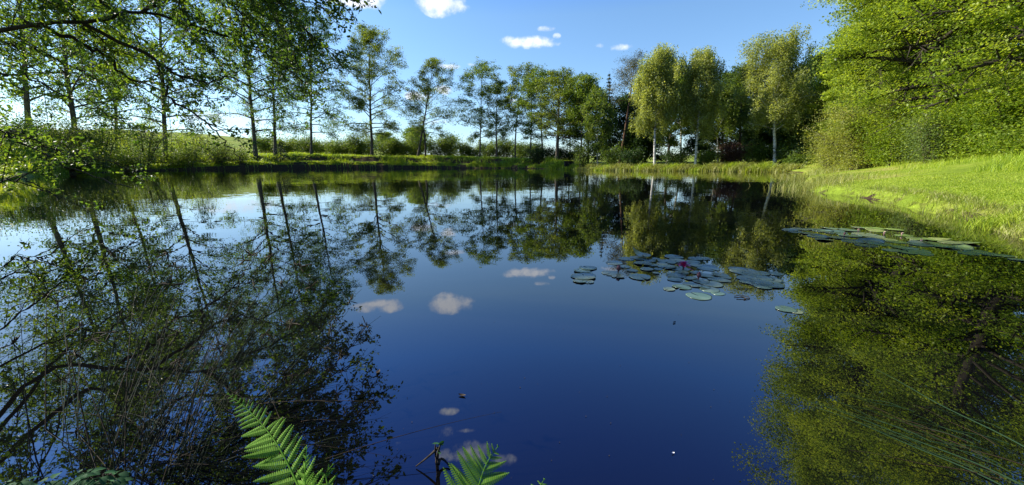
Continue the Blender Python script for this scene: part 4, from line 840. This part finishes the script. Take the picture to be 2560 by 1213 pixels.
def floater(name, px, py, s, mat, lab, cat, ar=.5, seed=0):
    rng = np.random.default_rng(seed); c = P(px, py, .003); a = rng.random()*3; d = np.array([math.cos(a), math.sin(a), 0]); e = np.array([-d[1], d[0], 0]); vs, n = [], 9
    for i in range(n):
        t = i/(n-1); w_ = s*ar*.5*math.sin(math.pi*(.05+.9*t)); p = c+d*s*(t-.5)+[0, 0, .12*s*(2*t-1)**2]
        vs += [p-e*w_+[0, 0, .15*w_], p-[0, 0, .001], p+e*w_+[0, 0, .15*w_]]
    q = [(i*3+k, i*3+k+1, i*3+k+4, i*3+k+3) for i in range(n-1) for k in range(2)]
    o = mesh(name, np.array(vs)-c, np.array(q), None, mat); o.location = c; return tag(o, lab, cat)
floater('floating_leaf', 945, 930, .026, M['drift'], 'small curled brown leaf floating left of the centre water', 'leaf', seed=1)
floater('floating_leaf', 1686, 806, .022, M['drift'], 'tiny brown leaf floating below the big lily patch', 'leaf', seed=2)
floater('floating_petal', 1683, 1132, .008, M['white'], 'small white petal floating on dark blue water at lower centre', 'petal', seed=3)
floater('floating_leaf', 1155, 988, .024, M['drift'], 'grey scrap of leaf floating above the mirrored clouds', 'leaf', seed=4)
T = Tubes(); a = [P(1836,741,.004), P(1850,738,.006), P(1868,742,.005), P(1874,746,.003), P(1860,748,.004)]; T.add(spline(a, 16), .002, 5); T.add(spline([P(1842,745,.004), P(1855,742,.008), P(1866,747,.003)], 9), .0025, 5)
o = T.build('floating_twig', M['drift'], None); tag(o, 'curled brown twig floating right of the lily pads', 'twig')
T = Tubes(); T.add(spline([P(1844,722,.003), P(1862,721,.004), P(1880,722.5,.003)], 8), .0018, 5); o = T.build('floating_straw', M['straw'], None); tag(o, 'thin straw lying on the water between the lily patches', 'straw')
# leafy herb in the bottom left corner
rng = np.random.default_rng(21); p0 = np.array([-.75, .52, hz(-.75, .52)]); root = empty('leafy_herb', tuple(p0), 'low dark green leafy plant across the bottom left corner', 'plant'); T = Tubes(); LV = []
hv, hq, hl, off = [], [], [], 0
for i in range(22):
    tx = rng.uniform(40, 345); ty = rng.uniform(1192, 1240) - (10 if 130 < tx < 300 else 0); tip = Q(tx, ty, rng.uniform(.60, .74)); b0 = np.array([tip[0]*.8-.05, .5, .15]); c = bez(b0, (b0+tip)/2+[0, 0, .05], tip, 6); T.add(c, np.linspace(.002, .001, 6), 4)
    for k in range(5):
        a = rng.random()*6.28; s = rng.uniform(.012, .022); ctr = tip+np.array([math.cos(a), math.sin(a), 0])*s*.7+[0, 0, rng.normal()*.006]
        d = np.array([math.cos(a), math.sin(a), rng.uniform(-.35, .1)]); e = np.array([-math.sin(a), math.cos(a), 0]); m = 7
        for j in range(m):
            t = j/(m-1); w_ = s*.33*math.sin(math.pi*(.06+.9*t))**.8*(1+.14*(-1)**j); q_ = ctr+d*s*(t-.3)-np.array([0, 0, .25*s*t*t]); hv += [q_-e*w_+[0, 0, .3*w_], q_, q_+e*w_+[0, 0, .3*w_]]
        for j in range(m-1):
            for z_ in range(2): hq.append((off+j*3+z_, off+j*3+z_+1, off+j*3+z_+4, off+j*3+z_+3)); hl.append(k/5)
        off += m*3
mesh('foliage', np.array(hv), np.array(hq), None, M['nettle'], root, lv=hl, smooth=True); T.build('stems', M['nettle'], root)
# white wild flowers in the tall grass on the right
for i, (x, y, nf, lab) in enumerate([(2484, 398, 26, 'clump of small white wildflowers in the tall grass near the right edge'), (2297, 389, 6, 'few white flowers in the tall grass left of the main clump'), (2375, 386, 7, 'scattered white flowers under the green bush')]):
    rng = np.random.default_rng(70+i); Yq = 13.5; b = Q(x, y, Yq); z = hz(b[0], b[1]); root = empty('wildflower', (b[0], b[1], z), lab, 'flowers'); T = Tubes(); V_, Q_, o_ = [], [], 0
    for k in range(nf):
        g = np.array([b[0]+rng.normal()*.22, b[1]+rng.normal()*.3, 0]); g[2] = hz(g[0], g[1]); h = rng.uniform(.35, .5); t = g+[rng.normal()*.04, rng.normal()*.04, h]; T.add(np.array([g, (g+t)/2, t]), .003, 3)
        for j in range(6):
            v, q = petalmesh(t, j*1.05, .4, .035, .024, .2, 3); V_.append(v); Q_.append(q+o_); o_ += len(v)
    T.build('stems', M['grass'], root); mesh('blossom', np.concatenate(V_), np.concatenate(Q_), None, M['white'], root)

rng = np.random.default_rng(88); vs, ts = [], []
for i in range(70):
    p = P(rng.uniform(700, 2300), rng.uniform(700, 1205), .002); r_ = rng.uniform(.0008, .0022); k = len(vs)
    for j in range(5): a = j*1.257+rng.random()*.4; vs.append(p+[r_*math.cos(a), r_*math.sin(a), 0])
    ts += [(k, k+1, k+2), (k, k+2, k+3), (k, k+3, k+4)]
o = mesh('floating_pollen', np.array(vs), None, np.array(ts), M['drift']); tag(o, 'tiny specks of pollen and seed floating on the open water', 'pollen', kind='stuff')
